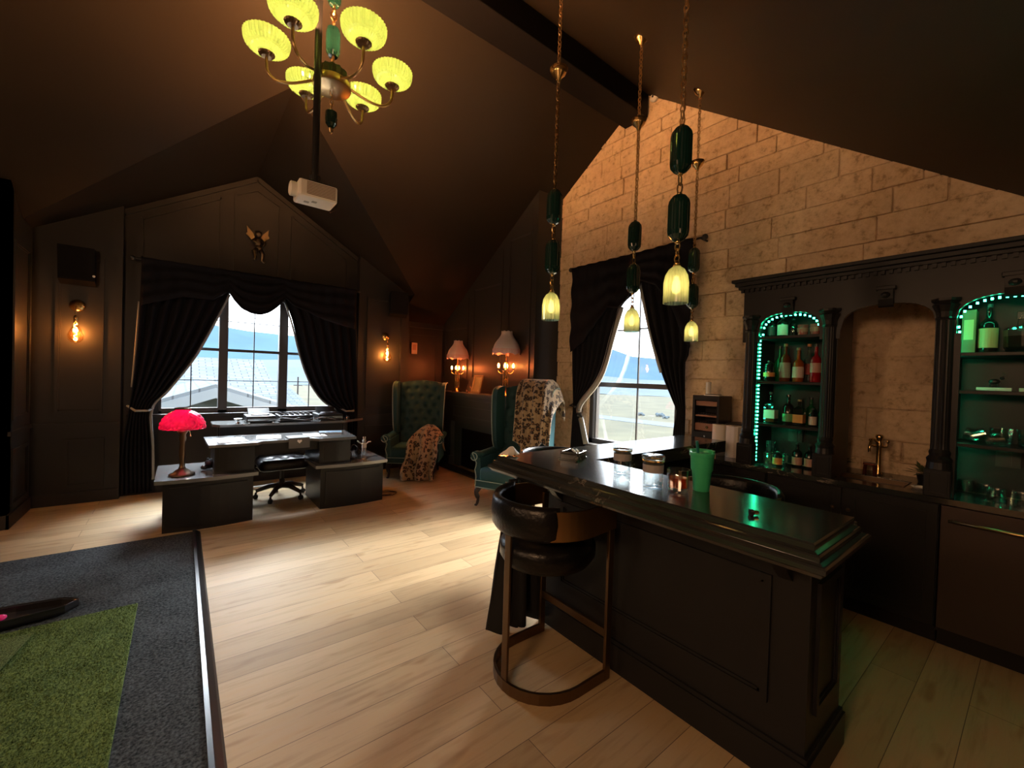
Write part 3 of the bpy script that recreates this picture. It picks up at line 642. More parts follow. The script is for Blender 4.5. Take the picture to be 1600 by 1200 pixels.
b = nb(); bx(b, -.018, .012, -.012, .016, .04, .068, .004); obj('ice_cube', b, m_clear, t)
m_green = mat('matte_green', (.05, .50, .22), .45)
t = thing('travel_tumbler', 'tall matte green travel tumbler with handle and straw on the bar', 'tumbler', (1.85, .95, ZB), .5)
b = nb(); lathe(b, [(0, 0), (.033, 0), (.035, .004), (.038, .06), (.041, .085), (.046, .095), (.049, .15), (.050, .155), (0, .155)], seg=36); obj('cup', b, m_green, t, smooth=True, auto=.7)
b = nb(); lathe(b, [(.0, .153), (.050, .153), (.052, .158), (.052, .172), (.046, .174), (.044, .166), (0, .166)], seg=36); obj('lid', b, m_green, t, smooth=True, auto=.7)
b = nb()
P = [(.04*math.cos(a), .04*math.sin(a), .155) for a in (0,)]
P = [(math.cos(a)*.045+.045, math.sin(a)*.05, .162) for a in [PI*.75-PI*1.5*i/16 for i in range(17)]]
tube(b, P, 0, flat=(.008, .026)); obj('handle', b, m_green, t)
b = nb(); tube(b, [(-.02, .01, .1), (-.03, .025, .225)], .0065, 10); obj('straw', b, mat('dark_teal_straw', (.01, .16, .14), .3), t)
b = nb(); bx(b, -.012, .016, -.053, -.049, .148, .166, .002); obj('sticker', b, mat('tan_sticker', (.6, .45, .3), .5), t)
t = thing('stopper', 'small dark bottle stopper lying near the stepped end of the bar', 'stopper', (1.66, .665, ZB), .9)
b = nb(); lathe(b, solid(.011, 0, .012), seg=16, mtx=Matrix.Translation((0, 0, .011)) @ Matrix.Rotation(PI/2, 4, 'X')); obj('cap', b, m_plastic, t); b = nb(); lathe(b, solid(.008, .012, .03), seg=12, mtx=Matrix.Translation((0, 0, .011)) @ Matrix.Rotation(PI/2, 4, 'X')); obj('cork', b, m_brass, t)
b = nb(); grid(b, lambda u, v: (.09*(u-.5)+.012*math.sin(v*5), .07*(v-.5), .008+.045*math.sin(PI*u)*math.sin(PI*v)+.004*math.sin(u*14)), 12, 10)
tag(obj('crumpled_napkin', b, m_whitep, loc=(1.60, 2.03, ZB), smooth=True, solidify=.003), 'crumpled white napkin on the far corner of the bar', 'napkin')

# ------------------------------------------------------------------ pendants
def chain(b, x, y, z0, z1, link=.03, r=.0028, w=.009):
    n = max(1, int((z1-z0)/(link*.72))); st_ = (z1-z0)/n
    for i in range(n):
        zc = z0+st_*(i+.5); P = []
        for k in range(10):
            a = 2*PI*k/10; u = math.cos(a)*w; v = math.sin(a)*st_*.66
            P.append((x+(u if i % 2 else 0), y+(0 if i % 2 else u), zc+v))
        tube(b, P, r, 5, closed=True)
def make_pendant():
    t = thing('pendant_lamp', 'green glass capsule pendant', 'pendant lamp', (0, 0, 0), 0, 'pendant lamps over the bar')
    b = nb(); lathe(b, [(.056, 0), (.056, .10), (.050, .135), (.035, .165), (.012, .182), (0, .184)], seg=48, rib=.03); obj('glass_shade', b, m_pendant, t, solidify=.003)
    b = nb(); lathe(b, [(0, .19), (.014, .184), (.02, .18), (.012, .2), (.008, .21), (0, .21)], seg=14); obj('shade_cap', b, m_brass, t, smooth=True)
    b = nb(); lathe(b, [(0, .045), (.014, .052), (.022, .075), (.016, .105), (.008, .13), (0, .135)], seg=14); obj('bulb', b, m_warm, t, smooth=True)
    for z in (.30, .63):
        b = nb(); lathe(b, [(0, 0), (.012, .0), (.03, .01), (.046, .03), (.050, .05), (.050, .18), (.046, .2), (.03, .222), (.012, .232), (0, .232)], c=(0, 0, z), seg=48, rib=.02); obj('glass_capsule', b, m_caps, t)
        b = nb(); lathe(b, [(0, -.012), (.012, -.006), (.016, .004), (0, .004)], c=(0, 0, z), seg=12); lathe(b, [(0, -.004), (.016, -.004), (.012, .006), (0, .012)], c=(0, 0, z+.232), seg=12); obj('capsule_cap', b, m_brass, t, smooth=True)
    for q in ((.205, .292), (.54, .622)):
        b = nb(); chain(b, 0, 0, q[0], q[1], .04, .004, .013); obj('link_chain', b, m_brass, t)
    return t
pen = make_pendant()
PEND = ((1.90, 1.14, 'green glass capsule pendant with amber lit bell, nearest to the camera over the bar'),
        (1.92, 2.05, 'green glass capsule pendant over the far bar corner before the dark panelling'),
        (2.77, 2.03, 'green glass capsule pendant with small lit bell hanging before the bright window gap'),
        (3.70, 2.05, 'green glass capsule pendant hanging by the right edge of the window curtains'))
for i, (x, y, lb) in enumerate(PEND):
    t = pen if i == 0 else dup(pen)
    t['label'] = lb; t.location = (x, y, 1.94)
    zc = zn(y)-1.94
    b = nb(); chain(b, 0, 0, .872, zc-.06, .042, .0036, .0125); tube(b, [(.006*math.sin(k*.9), .006*math.cos(k*.9), .872+(zc-.93)*k/30) for k in range(31)], .0016, 5); obj('hanging_chain', b, m_bronzel, t)
    b = nb(); lathe(b, [(0, -.07), (.012, -.065), (.02, -.04), (.045, -.015), (.06, .02), (0, .02)], c=(0, 0, zc), seg=20); obj('ceiling_canopy', b, m_brass, t, smooth=True)
    bulb_light('pendant_light', (0, 0, .09), .9, (1, .36, .07), .02, t)

# ------------------------------------------------------------------ chandelier
CX, CY, CZ = .79, 3.13, 3.53
t = thing('chandelier', 'brass six-arm chandelier with pale green ribbed glass bowls', 'chandelier', (CX, CY, CZ))
b = nb(); lathe(b, [(0, -.03), (.06, -.035), (.12, -.02), (.125, 0), (.12, .03), (.05, .045), (0, .045)], seg=30); obj('hub_plate', b, m_bronzel, t, smooth=True, auto=.7)
b = nb(); lathe(b, [(.085, .03), (.10, .05), (.10, .09), (.085, .11)], seg=24, rib=.06); obj('glass_ring', b, m_bowl, t)
for k in range(6):
    a = math.radians(42+60*k); ca, sa = math.cos(a), math.sin(a)
    P = smoothpts([(.05, .04), (.14, .0), (.25, -.045), (.34, -.05), (.39, -.01), (.4, .05), (.4, .085)], 4)
    b = nb(); tube(b, [(ca*r, sa*r, z) for r, z in P], .0095, 8); obj('arm', b, m_bronzel, t, smooth=True)
    b = nb(); c = (ca*.4, sa*.4, .085)
    lathe(b, [(0, 0), (.03, 0), (.045, .012), (.05, .022), (.03, .026), (0, .026)], c=c, seg=32, rib=.04); obj('bowl_cup', b, m_bronze, t)
    b = nb(); lathe(b, [(.02, .024), (.06, .026), (.085, .04), (.092, .052), (.11, .056), (.128, .075), (.135, .1), (.137, .13)], c=c, seg=72, rib=.022); bo = obj('glass_bowl', b, m_bowl, t, solidify=.003)
    b = nb(); ball(b, (c[0], c[1], c[2]+.075), .022, 10); obj('bulb', b, m_warm2, bo, smooth=True)
    bulb_light('chandelier_light', (c[0], c[1], c[2]+.13), 23, (1, .44, .16), .035, t)
b = nb()
for z in (.2, .55, .9):
    lathe(b, [(0, 0), (.03, .004), (.044, .03), (.046, .05), (.046, .16), (.04, .19), (.02, .21), (0, .214)], c=(0, 0, z), seg=40, rib=.015); obj('glass_column', b, m_caps, t); b = nb()
lathe(b, [(0, 0), (.02, .0), (.036, .02), (.04, .06), (.038, .1), (.02, .115), (0, .12)], c=(0, 0, -.28), seg=30); obj('glass_column', b, m_caps, t)
b = nb(); chain(b, 0, 0, .06, .2, .05, .007, .018); chain(b, 0, 0, .414, .55, .05, .007, .018); chain(b, 0, 0, .764, .9, .05, .007, .018); chain(b, 0, 0, 1.11, 4.69-CZ, .04, .005, .013); chain(b, 0, 0, -.16, -.03, .04, .003, .01)
lathe(b, [(0, -.05), (.012, -.04), (.02, -.015), (.008, 0), (0, 0)], c=(0, 0, -.28), seg=12); obj('chain', b, m_bronzel, t)
b = nb(); lathe(b, [(0, -.06), (.03, -.05), (.06, -.02), (.065, 0), (0, 0)], c=(0, 0, 4.68-CZ), seg=24); obj('ceiling_canopy', b, m_brass, t, smooth=True)

# ------------------------------------------------------------------ projector
t = thing('projector', 'white ceiling projector with side vents on a long black pole', 'projector', (.66, 2.97, 2.64))
b = nb(); bx(b, -.11, .12, -.09, .09, 0, .105, .014); obj('body', b, m_white, t, smooth=False)
b = nb()
for k in range(9): bx(b, -.065+k*0+.0, .105, -.0925, -.0905, .016+k*.009, .0205+k*.009)
obj('vent', b, mat('brown_vent', (.22, .14, .08), .6), t)
b = nb(); lathe(b, [(0, 0), (.042, 0), (.045, .01), (.045, .035), (.038, .04), (.033, .03), (0, .028)], seg=24, mtx=Matrix.Translation((-.108, -.01, .052)) @ Matrix.Rotation(-PI/2, 4, 'Y')); obj('lens', b, m_white, t, smooth=True, auto=.6)
b = nb(); bx(b, -.06, -.03, .0, .03, -.0015, 0); bx(b, -.02, .01, -.03, .0, -.0015, 0); obj('label_patch', b, mat('grey_print', (.35, .33, .3), .6), t)
b = nb(); bx(b, -.05, .07, -.05, .05, .112, .125, .003)
for x in (-.045, .065):
    for y in (-.045, .045): tube(b, [(x, y, .1), (x*.5, y*.5, .14)], .005)
lathe(b, solid(.035, .12, .17), seg=16); tube(b, smoothpts([(.09, .03, .16), (.15, .05, .13), (.16, .08, .04), (.12, .1, .0)]), .004); obj('bracket', b, m_plastic, t)
b = nb(); lathe(b, solid(.022, .15, 4.69-2.64), seg=16); lathe(b, solid(.05, 2.03, 2.05), seg=16); obj('pole', b, m_rubber, t, smooth=False)
# little white camera on the stone beside the beam
t = thing('smoke_sensor', 'small white round sensor on top of the stone gable beside the beam', 'sensor', (4.22, 2.93, 4.86), 0)
b = nb(); lathe(b, [(0, 0), (.045, 0), (.05, .012), (.05, .03), (.035, .045), (0, .045)], seg=24, mtx=Matrix.Translation((.07, 0, 0)) @ Matrix.Rotation(-PI/2, 4, 'Y')); obj('housing', b, m_white, t, smooth=True, auto=.6)
b = nb(); ball(b, (.02, 0, .0), .012, 8); obj('lens', b, m_plastic, t)

# ------------------------------------------------------------------ wall sconces
def make_sconce():
    t = thing('wall_sconce', 'sconce', 'wall lamp')
    RX = Matrix.Rotation(PI/2, 4, 'X')
    b = nb(); lathe(b, [(0, 0), (.062, 0), (.066, .01), (.055, .028), (.02, .04), (0, .042)], seg=28, mtx=RX); obj('wall_plate', b, m_brass, t, smooth=True)
    b = nb(); tube(b, [(0, -.04, 0), (0, -.09, -.01), (0, -.1, -.05), (0, -.1, -.12)], .005); lathe(b, [(0, -.19), (.018, -.19), (.02, -.13), (.008, -.11), (0, -.11)], c=(0, -.1, 0), seg=14); obj('socket', b, m_brass, t, smooth=True)
    b = nb(); lathe(b, [(.016, -.18), (.02, -.22), (.045, -.27), (.066, -.33), (.06, -.375), (.035, -.405), (0, -.412)], c=(0, -.1, 0), seg=24); gl = obj('bulb', b, m_bulbglass, t, smooth=True)
    b = nb(); P = [(.014*math.cos(k*.8)*(1 if k % 2 else .6), -.1+.014*math.sin(k*.8), -.2-.17*k/24) for k in range(25)]
    tube(b, smoothpts(P, 2), .0042, 5); obj('filament', b, m_warm, gl)
    bulb_light('sconce_light', (0, -.1, -.3), 6.5, (1, .40, .10), .03, t)
    return t
sc = make_sconce(); sc.location = (-.91, Y1, 2.19); sc['label'] = 'brass wall sconce with a glowing filament globe, between the corner and the window curtain'; sc['group'] = 'filament wall sconces'
dup(sc, 'brass wall sconce with a glowing filament globe, beside the tall wingback chair', (2.58, Y1, 2.15))

# ------------------------------------------------------------------ speakers, thermostat, cherub
def speaker(loc, rz, label, tilt):
    t = thing('wall_speaker', label, 'speaker', loc, rz, 'black wall speakers')
    b = nb(); prism(b, [(-.12, -.15), (-.0, -.19), (-.0, .17), (-.16, .2)], 'x', -.14, .14); obj('cabinet', b, m_beam, t)
    b = nb(); prism(b, [(-.128, -.14), (-.162, .19), (-.168, .19), (-.134, -.14)], 'x', -.125, .125); obj('grille', b, m_beam, t)
    b = nb(); bx(b, -.03, .03, 0, .05, -.04, .04); obj('bracket', b, m_plastic, t)
    return t
speaker((-.90, 6.58, 2.6), 0, 'black speaker high on the wall above the sconce by the left corner', 0)
speaker((2.75, 6.56, 2.66), -.25, 'black speaker high on the wall above the sconce by the wingback chair', 0)
b = nb(); lathe(b, [(0, 0), (.012, 0), (.012, .01), (0, .012)], seg=10, mtx=Matrix.Rotation(PI/2, 4, 'X')); tag(obj('wall_stud', b, m_white, loc=(-.76, 6.41, 2.5)), 'tiny pale light dot on the front of the left speaker', 'indicator')
t = thing('thermostat_panel', 'small pale wall panel between the sconce and the mantel lamps', 'wall panel', (3.27, Y3-.01, 2.02), -.0)
b = nb(); bx(b, -.055, .055, -.03, 0, -.1, .1, .008); obj('housing', b, mat('pale_pink_panel', (.5, .36, .32), .5), t)
b = nb(); bx(b, -.035, .035, -.033, -.03, -.03, .07, .002); obj('screen', b, mat('panel_screen', (.4, .2, .16), .3), t)
t = thing('cherub_ornament', 'small antique gold winged cherub plaque above the curtain valance', 'wall ornament', (.79, Y2-.02, 3.25))
b = nb(); ball(b, (0, -.05, .03), .05, 14, (.9, .7, 1.25)); ball(b, (.01, -.05, -.05), .045, 12, (1, .8, 1)); tube(b, [(.0, -.05, -.06), (-.05, -.09, -.11), (-.03, -.07, -.19), (-.05, -.09, -.22)], [.03, .028, .018, .014]); tube(b, [(.02, -.05, -.06), (.06, -.06, -.13), (.05, -.05, -.22), (.08, -.07, -.24)], [.03, .028, .018, .014]); tube(b, [(-.03, -.05, .07), (-.07, -.1, .03), (-.02, -.13, .0)], [.018, .015, .01]); tube(b, [(.03, -.05, .07), (.08, -.07, .02), (.06, -.1, -.03)], [.018, .015, .01]); obj('body', b, m_gold, t, smooth=True)
b = nb(); ball(b, (.0, -.07, .13), .042, 14); ball(b, (0, -.055, .155), .038, 10, (1.1, 1, .7)); obj('head', b, m_gold, t, smooth=True)
for s in (-1, 1):
    b = nb(); prism(b, [(s*.02, .06), (s*.06, .15), (s*.13, .23), (s*.12, .15), (s*.14, .12), (s*.09, .07), (s*.05, .02)], 'y', -.03, -.015); obj('wing', b, m_gold, t)

# ------------------------------------------------------------------ desk
Z1 = .5
t = thing('desk', 'large black stepped writing desk with two curved pedestals', 'desk', (0, 0, 0))
def bowed(x0, x1, y0, y1, bow=.035, n=8): return [(x0+(x1-x0)*i/n, y0-bow*math.sin(PI*i/n)) for i in range(n+1)]+[(x1, y1), (x0, y1)]
for i, (x0, x1) in enumerate(((-.12, .60), (1.25, 1.97))):
    b = nb(); prism(b, bowed(x0, x1, 5.02, 5.72), 'z', 0, .465); p = obj('lower_pedestal', b, m_desk, t)
    b = nb(); prism(b, bowed(x0+.05, x1-.05, 4.998, 5.1), 'z', .05, .42); obj('front_panel', b, m_desk, p)
    b = nb(); prism(b, bowed(x0-.06, x1+.04, 4.985, 5.78), 'z', .465, .5); obj('side_top', b, m_desktop, t)
    u0, u1 = ((.27, .61), (1.24, 1.58))[i]
    b = nb(); prism(b, bowed(u0, u1, 5.05, 5.75, .02), 'z', .5, .772); p = obj('drawer_box', b, m_desk, t)
    b = nb(); prism(b, bowed(u0+.04, u1-.04, 5.036, 5.1, .018), 'z', .53, .75); obj('drawer_front', b, m_desk, p)
b = nb(); bx(b, .61, 1.24, 5.10, 5.7, .67, .772); obj('knee_drawer', b, m_desk, t)
b = nb(); prism(b, [(.22, 5.0), (.63, 5.0), (.68, 5.07), (1.17, 5.07), (1.22, 5.0), (1.63, 5.0), (1.68, 5.64), (.2, 5.64)], 'z', .772, .8); obj('desktop', b, m_desktop, t)
t = thing('console_table', 'black console table under the window carrying the DJ equipment', 'table', (1.2, 6.2, 0))
b = nb(); prism(b, [(-.9, -.05), (-.83, -.16), (.61, -.16), (.94, .1), (.94, .3), (-.9, .3)], 'z', .85, .88); obj('table_top', b, m_desktop, t)
b = nb(); bx(b, -.78, .58, -.12, -.09, .62, .85); obj('front_apron', b, m_desk, t)
for x in (-.80, .62):
    for y in (-.10, .24):
        b = nb(); bx(b, x-.03, x+.03, y-.03, y+.03, 0, .85, .004); obj('leg', b, m_desk, t)
# office stool/chair
t = thing('office_chair', 'low black button-tufted leather swivel seat on castors at the desk', 'office chair', (.985, 5.74, 0))
b = nb(); bx(b, -.27, .27, -.21, .21, .36, .50, .055)
obj('seat', b, m_leather2, t, smooth=True)
b = nb()
def tuft(u, v):
    x = -.235+.47*u; y = -.19+.38*v; z = .505
    for cx in (-.15, 0, .15):
        for cyy in (-.1, .1): z -= .03*math.exp(-((x-cx)**2+(y-cyy)**2)/.0022)
    e = min(u, 1-u, v, 1-v); z += .02*min(1, e*6)-.02
    return (x, y, z+.012)
grid(b, tuft, 36, 28); obj('tufted_cushion', b, m_leather2, t, smooth=True)
b = nb(); lathe(b, [(0, .13), (.035, .13), (.035, .22), (.022, .23), (.022, .36), (0, .36)], seg=16); obj('gas_post', b, m_rubber, t, smooth=True, auto=.6)
for k in range(5):
    a = 2*PI*k/5+.35; ca, sa = math.cos(a), math.sin(a)
    b = nb(); tube(b, [(0, 0, .15), (ca*.12, sa*.12, .15), (ca*.27, sa*.27, .095)], [.035, .03, .02], 8); l = obj('star_leg', b, m_darkwood, t, smooth=True)
    b = nb(); lathe(b, solid(.028, -.014, .014), seg=14, mtx=Matrix.Translation((ca*.275, sa*.275, .028)) @ Matrix.Rotation(a, 4, 'Z') @ Matrix.Rotation(PI/2, 4, 'X')); tube(b, [(ca*.275, sa*.275, .03), (ca*.27, sa*.27, .08)], .012); obj('castor', b, m_rubber, l)
for s in (-1, 1):
    b = nb(); tube(b, [(s*.25, .05, .40), (s*.30, .05, .40), (s*.31, .0, .45)], .018); obj('side_lever', b, m_chrome, t, smooth=True)
# table lamp
t = thing('table_lamp', 'bronze table lamp with a quilted pink glass shade on the desk corner', 'table lamp', (.02, 5.17, .5))
b = nb(); lathe(b, [(0, 0), (.095, 0), (.105, .008), (.098, .02), (.07, .03), (.055, .05), (.03, .065), (.022, .09), (.02, .16), (.028, .2), (.026, .26), (.022, .32), (.03, .36), (.024, .39), (.03, .41), (.045, .43), (.03, .44), (.01, .47), (.006, .64), (0, .64)], seg=30, rib=.025); obj('base', b, m_bronze, t, smooth=True)
b = nb()
prof = [(.162, .455), (.168, .465), (.165, .50), (.148, .55), (.118, .59), (.085, .617), (.058, .63), (.057, .65)]
seg = 144; rings = []
for j, (r, z) in enumerate(smoothpts(prof, 5)):
    ring = []
    for i in range(seg):
        a = 2*PI*i/seg; k = 1+.10*abs(math.sin(a*9+j*.42)*math.sin(a*9-j*.42)); ring.append(b.verts.new((r*k*math.cos(a), r*k*math.sin(a), z)))
    rings.append(ring)
for q, w in zip(rings, rings[1:]):
    for i in range(seg): b.faces.new((q[i], q[(i+1) % seg], w[(i+1) % seg], w[i]))
obj('lamp_shade', b, m_pinkglass, t, smooth=True, solidify=.004)
bulb_light('table_lamp_light', (0, 0, .53), 1.6, (1, .85, .9), .03, t)
b = nb(); lathe(b, [(.052, .642), (.066, .644), (.068, .657), (.056, .66), (.052, .65)], seg=30, rib=.02); obj('shade_collar', b, m_bronze, t)
b = nb(); tube(b, [(.05, 0, .43), (.06, 0, .40), (.06, 0, .385)], .003); ball(b, (.06, 0, .38), .008, 8); obj('pull_chain', b, m_brass, t)
# rose/camera like black object
t = thing('game_controller', 'pile of two black game controllers on the desk corner by the table lamp', 'game controller', (.24, 5.33, .501), .4)
for k, (dx, dz, a) in enumerate(((0, 0, 0), (.02, .05, .7))):
    b = nb(); ball(b, (dx-.045, 0, .028+dz), .028, 10, (1, 1.5, .9)); ball(b, (dx+.045, 0, .028+dz), .028, 10, (1, 1.5, .9)); ball(b, (dx, .012, .032+dz), .034, 10, (1.5, 1, .75)); bmesh.ops.rotate(b, verts=b.verts, cent=(dx, 0, 0), matrix=Matrix.Rotation(a, 3, 'Z')); obj('shell', b, m_plastic, t, smooth=True)
    b = nb()
    for x in (-.03, .03): lathe(b, solid(.009, .05, .07), c=(dx+x, .0, dz), seg=12)
    obj('thumbstick', b, m_rubber, t)
# keyboard, papers and books on the desktop
def sheet(name, x, y, w, d, rz, z, m, label, cat, h=.003):
    b = nb(); bx(b, -w/2, w/2, -d/2, d/2, 0, h); o = obj(name, b, m, loc=(x, y, z)); o.rotation_euler = (0, 0, rz); return tag(o, label, cat)
sheet('paper_sheet', .42, 5.3, .26, .36, .1, .8005, m_whitep, 'white paper sheet on the desktop above the lamp-side drawers', 'paper')
sheet('paper_sheet', .78, 5.36, .24, .3, -.15, .8005, m_whitep, 'white paper sheet on the desktop just beside the heart box', 'paper')
sheet('paper_sheet', 1.25, 5.32, .22, .3, -.05, .8005, m_whitep, 'white paper sheet on the desktop under the eyeglasses', 'paper')
m_bluec = mat('pale_blue_cover', (.3, .42, .55), .4)
t = thing('notebook', 'pale blue notebook lying on the desktop beside the drawer end', 'notebook', (1.45, 5.42, .8005), -.25)
b = nb(); bx(b, -.13, .13, -.09, .09, 0, .004); bx(b, -.13, .13, -.09, .09, .014, .018); bx(b, -.13, -.126, -.09, .09, 0, .018); obj('cover', b, m_bluec, t)
b = nb(); bx(b, -.125, .125, -.085, .085, .004, .014); obj('pages', b, m_whitep, t)
t = thing('eyeglasses', 'thin dark eyeglasses lying on the desktop by the notebook', 'glasses', (1.33, 5.2, .804), .3)
b = nb()
for s in (-1, 1): tube(b, [(s*.035+.024*math.cos(2*PI*k/14), .0, .02+.018*math.sin(2*PI*k/14)) for k in range(14)], .002, 5, closed=True)
tube(b, [(-.011, 0, .024), (.011, 0, .024)], .002, 5); obj('rims', b, m_plastic, t)
for s in (-1, 1):
    b = nb(); tube(b, [(s*.06, 0, .025), (s*.062, .12, .02), (s*.06, .14, .004)], .002, 5); obj('temple', b, m_plastic, t)
t = thing('eyeglasses', 'thin dark eyeglasses lying on paper above the lamp-side drawers', 'glasses', (.5, 5.25, .804), -.5)
b = nb()
for s in (-1, 1): tube(b, [(s*.035+.024*math.cos(2*PI*k/14), .0, .02+.018*math.sin(2*PI*k/14)) for k in range(14)], .002, 5, closed=True)
tube(b, [(-.011, 0, .024), (.011, 0, .024)], .002, 5); obj('rims', b, m_plastic, t)
for s in (-1, 1):
    b = nb(); tube(b, [(s*.06, 0, .025), (s*.062, .12, .02), (s*.06, .14, .004)], .002, 5); obj('temple', b, m_plastic, t)
t = thing('tablet_sleeve', 'grey flat box with a white heart hanging over the desk edge', 'box', (.92+.11, 5.045, .735))
b = nb(); bx(b, -.105, .105, -.005, .012, -.03, .085, .003); bx(b, -.105, .105, .012, .2, .067, .085, .003); obj('cover', b, mat('grey_card', (.12, .115, .11), .5), t)
b = nb()
hp = []
for k in range(24):
    a = 2*PI*k/24; hp.append((.0015*16*math.sin(a)**3, .045+.0015*(13*math.cos(a)-5*math.cos(2*a)-2*math.cos(3*a)-math.cos(4*a))))
prism(b, hp, 'y', -.0075, -.0045); obj('heart_emblem', b, m_whitep, t, label='small white heart')
# DJ gear on the console table
def deck(loc, rz, label):
    t = thing('dj_deck', label, 'DJ player', loc, rz, 'black media decks on the console table')
    b = nb(); bx(b, -.16, .16, -.18, .18, .012, .09, .01); obj('body', b, m_plastic, t)
    b = nb(); lathe(b, [(0, 0), (.105, 0), (.105, .012), (.095, .018), (.05, .018), (.045, .012), (0, .012)], c=(0, -.04, .09), seg=36); obj('jog_wheel', b, m_rubber, t, smooth=True, auto=.6)
    b = nb(); prism(b, [(.04, .09), (.17, .09), (.18, .16), (.15, .165)], 'x', -.12, .12); obj('display', b, m_rubber, t)
    for s in ((-.13, -.15), (.13, -.15), (-.13, .15), (.13, .15)):
        b = nb(); lathe(b, solid(.02, 0, .014), c=(s[0], s[1], 0), seg=12); obj('foot', b, m_chrome, t)
    b = nb(); bx(b, -.15, .15, -.183, -.181, .03, .06); 
    for k in range(4): lathe(b, solid(.008, 0, .008), seg=10, mtx=Matrix.Translation((-.1+k*.06, -.182, .045)) @ Matrix.Rotation(PI/2, 4, 'X'))
    obj('socket_panel', b, m_chrome, t)
    return t
deck((.80, 6.24, .881), 0, 'black DJ media player on the console table nearer the pink lamp')
deck((1.63, 6.26, .881), 0, 'black DJ media player on the console table nearer the wingback chair')
t = thing('dj_mixer', 'black DJ mixer with rows of knobs between the two players', 'mixer', (1.2, 6.25, .881))
b = nb(); bx(b, -.2, .2, -.18, .18, .01, .085, .006); obj('body', b, m_plastic, t)
b = nb(); bx(b, -.19, .19, -.17, .17, .085, .089); obj('face_plate', b, m_chrome, t)
for i in range(6):
    for j in range(4):
        b = nb(); lathe(b, [(0, 0), (.012, 0), (.01, .022), (0, .022)], c=(-.16+i*.064, -.12+j*.08, .089), seg=10); obj('knob', b, m_plastic, t)
t = thing('audio_cable', 'tangle of grey audio cables in front of the DJ mixer', 'cable', (1.2, 6.05, .884))
b = nb(); R = random.Random(9)
for k in range(4): tube(b, smoothpts([(-.5+k*.22+R.uniform(-.05, .05), R.uniform(.0, .05), .005+.02*k), (-.3+k*.2, -.03, .03), (-.12+k*.18, .0, .055), (.05+k*.15, -.035, .01), (.22+k*.12, .02, .03)], 6), .004, 6)
obj('cord', b, m_plastic, t, smooth=True)
b = nb(); tube(b, smoothpts([(-.2, 0, .06), (0, -.04, .035), (.15, -.03, .02), (.3, -.02, .05), (.5, 0, .01)], 6), .004, 6); obj('cord', b, m_lining, t, smooth=True, label='pale grey cord')
t = thing('desk_trinket', 'small silver bowl shaped trinket on the console table beside the black player', 'trinket', (.56, 6.15, .881))
b = nb(); lathe(b, [(0, 0), (.03, 0), (.015, .01), (.012, .025), (.04, .045), (.045, .06), (.035, .055), (0, .03)], seg=20); obj('bowl', b, m_chrome, t, smooth=True)
t = thing('crystal_ball', 'small clear ball beside the player at the chair end of the console table', 'ball', (1.88, 6.16, .881))
b = nb(); lathe(b, [(0, 0), (.022, 0), (.015, .01), (0, .01)], seg=14); obj('stand', b, m_chrome, t); b = nb(); ball(b, (0, 0, .032), .025, 16); obj('sphere', b, m_gclear, t, smooth=True)
# right side top: headphones, figurine
t = thing('headphones', 'black headphones lying on the chair-side desk top', 'headphones', (1.72, 5.3, .501), .5)
b = nb(); tube(b, [(.085*math.cos(PI*k/14), .03, .04+.11*math.sin(PI*k/14)) for k in range(15)], 0, flat=(.02, .008)); obj('headband', b, m_plastic, t)
for s in (-1, 1):
    b = nb(); lathe(b, [(0, -.018), (.035, -.018), (.04, 0), (.035, .018), (0, .018)], seg=22, mtx=Matrix.Translation((s*.08, .03, .042)) @ Matrix.Rotation(PI/2, 4, 'Y')); obj('ear_cup', b, m_plastic, t, smooth=True)
b = nb(); tube(b, smoothpts([(-.08, .03, .01), (-.1, -.1, .006), (0, -.16, .006), (.12, -.14, .006), (.2, -.2, .006)], 5), .004, 6); obj('cord', b, m_plastic, t)
t = thing('robot_figurine', 'small pale rabbit-eared figurine standing at the back of the chair-side desk top', 'figurine', (1.93, 5.6, .501))
b = nb(); bx(b, -.028, .028, -.02, .02, .05, .12, .008); tube(b, [(-.02, 0, .1), (-.07, 0, .13), (-.09, 0, .15)], .008); tube(b, [(.02, 0, .1), (.06, 0, .13), (.09, 0, .13)], .008); tube(b, [(-.015, 0, .06), (-.02, 0, .0)], .011); tube(b, [(.015, 0, .06), (.02, 0, .0)], .011); obj('body', b, m_white, t)
b = nb(); ball(b, (0, 0, .145), .026, 12); obj('head', b, m_white, t, smooth=True)
for s in (-1, 1):
    b = nb(); tube(b, [(s*.01, 0, .16), (s*.014, 0, .2)], .007); obj('ear', b, m_white, t)
t = thing('power_strip', 'white power strip lying on the floor beneath the console table behind the office chair', 'power strip', (.80, 6.3, .002), .15)
b = nb(); bx(b, -.2, .2, -.03, .03, 0, .035, .006); obj('body', b, m_white, t)
b = nb(); lathe(b, solid(.022, .034, .05), c=(-.12, 0, 0), seg=14); obj('plug', b, m_plastic, t)
b = nb(); P = [(2.10+(.12+.012*math.sin(a*2.3))*math.cos(a*.7), 5.2+(.10+.012*math.cos(a*1.7))*math.sin(a*.7), .006+.0012*a) for a in range(0, 17)]
tag(obj('floor_cable', b if not tube(b, smoothpts(P, 3), .004, 6) else b, m_plastic), 'thin black cable coiled on the floor beside the desk pedestal', 'cable')
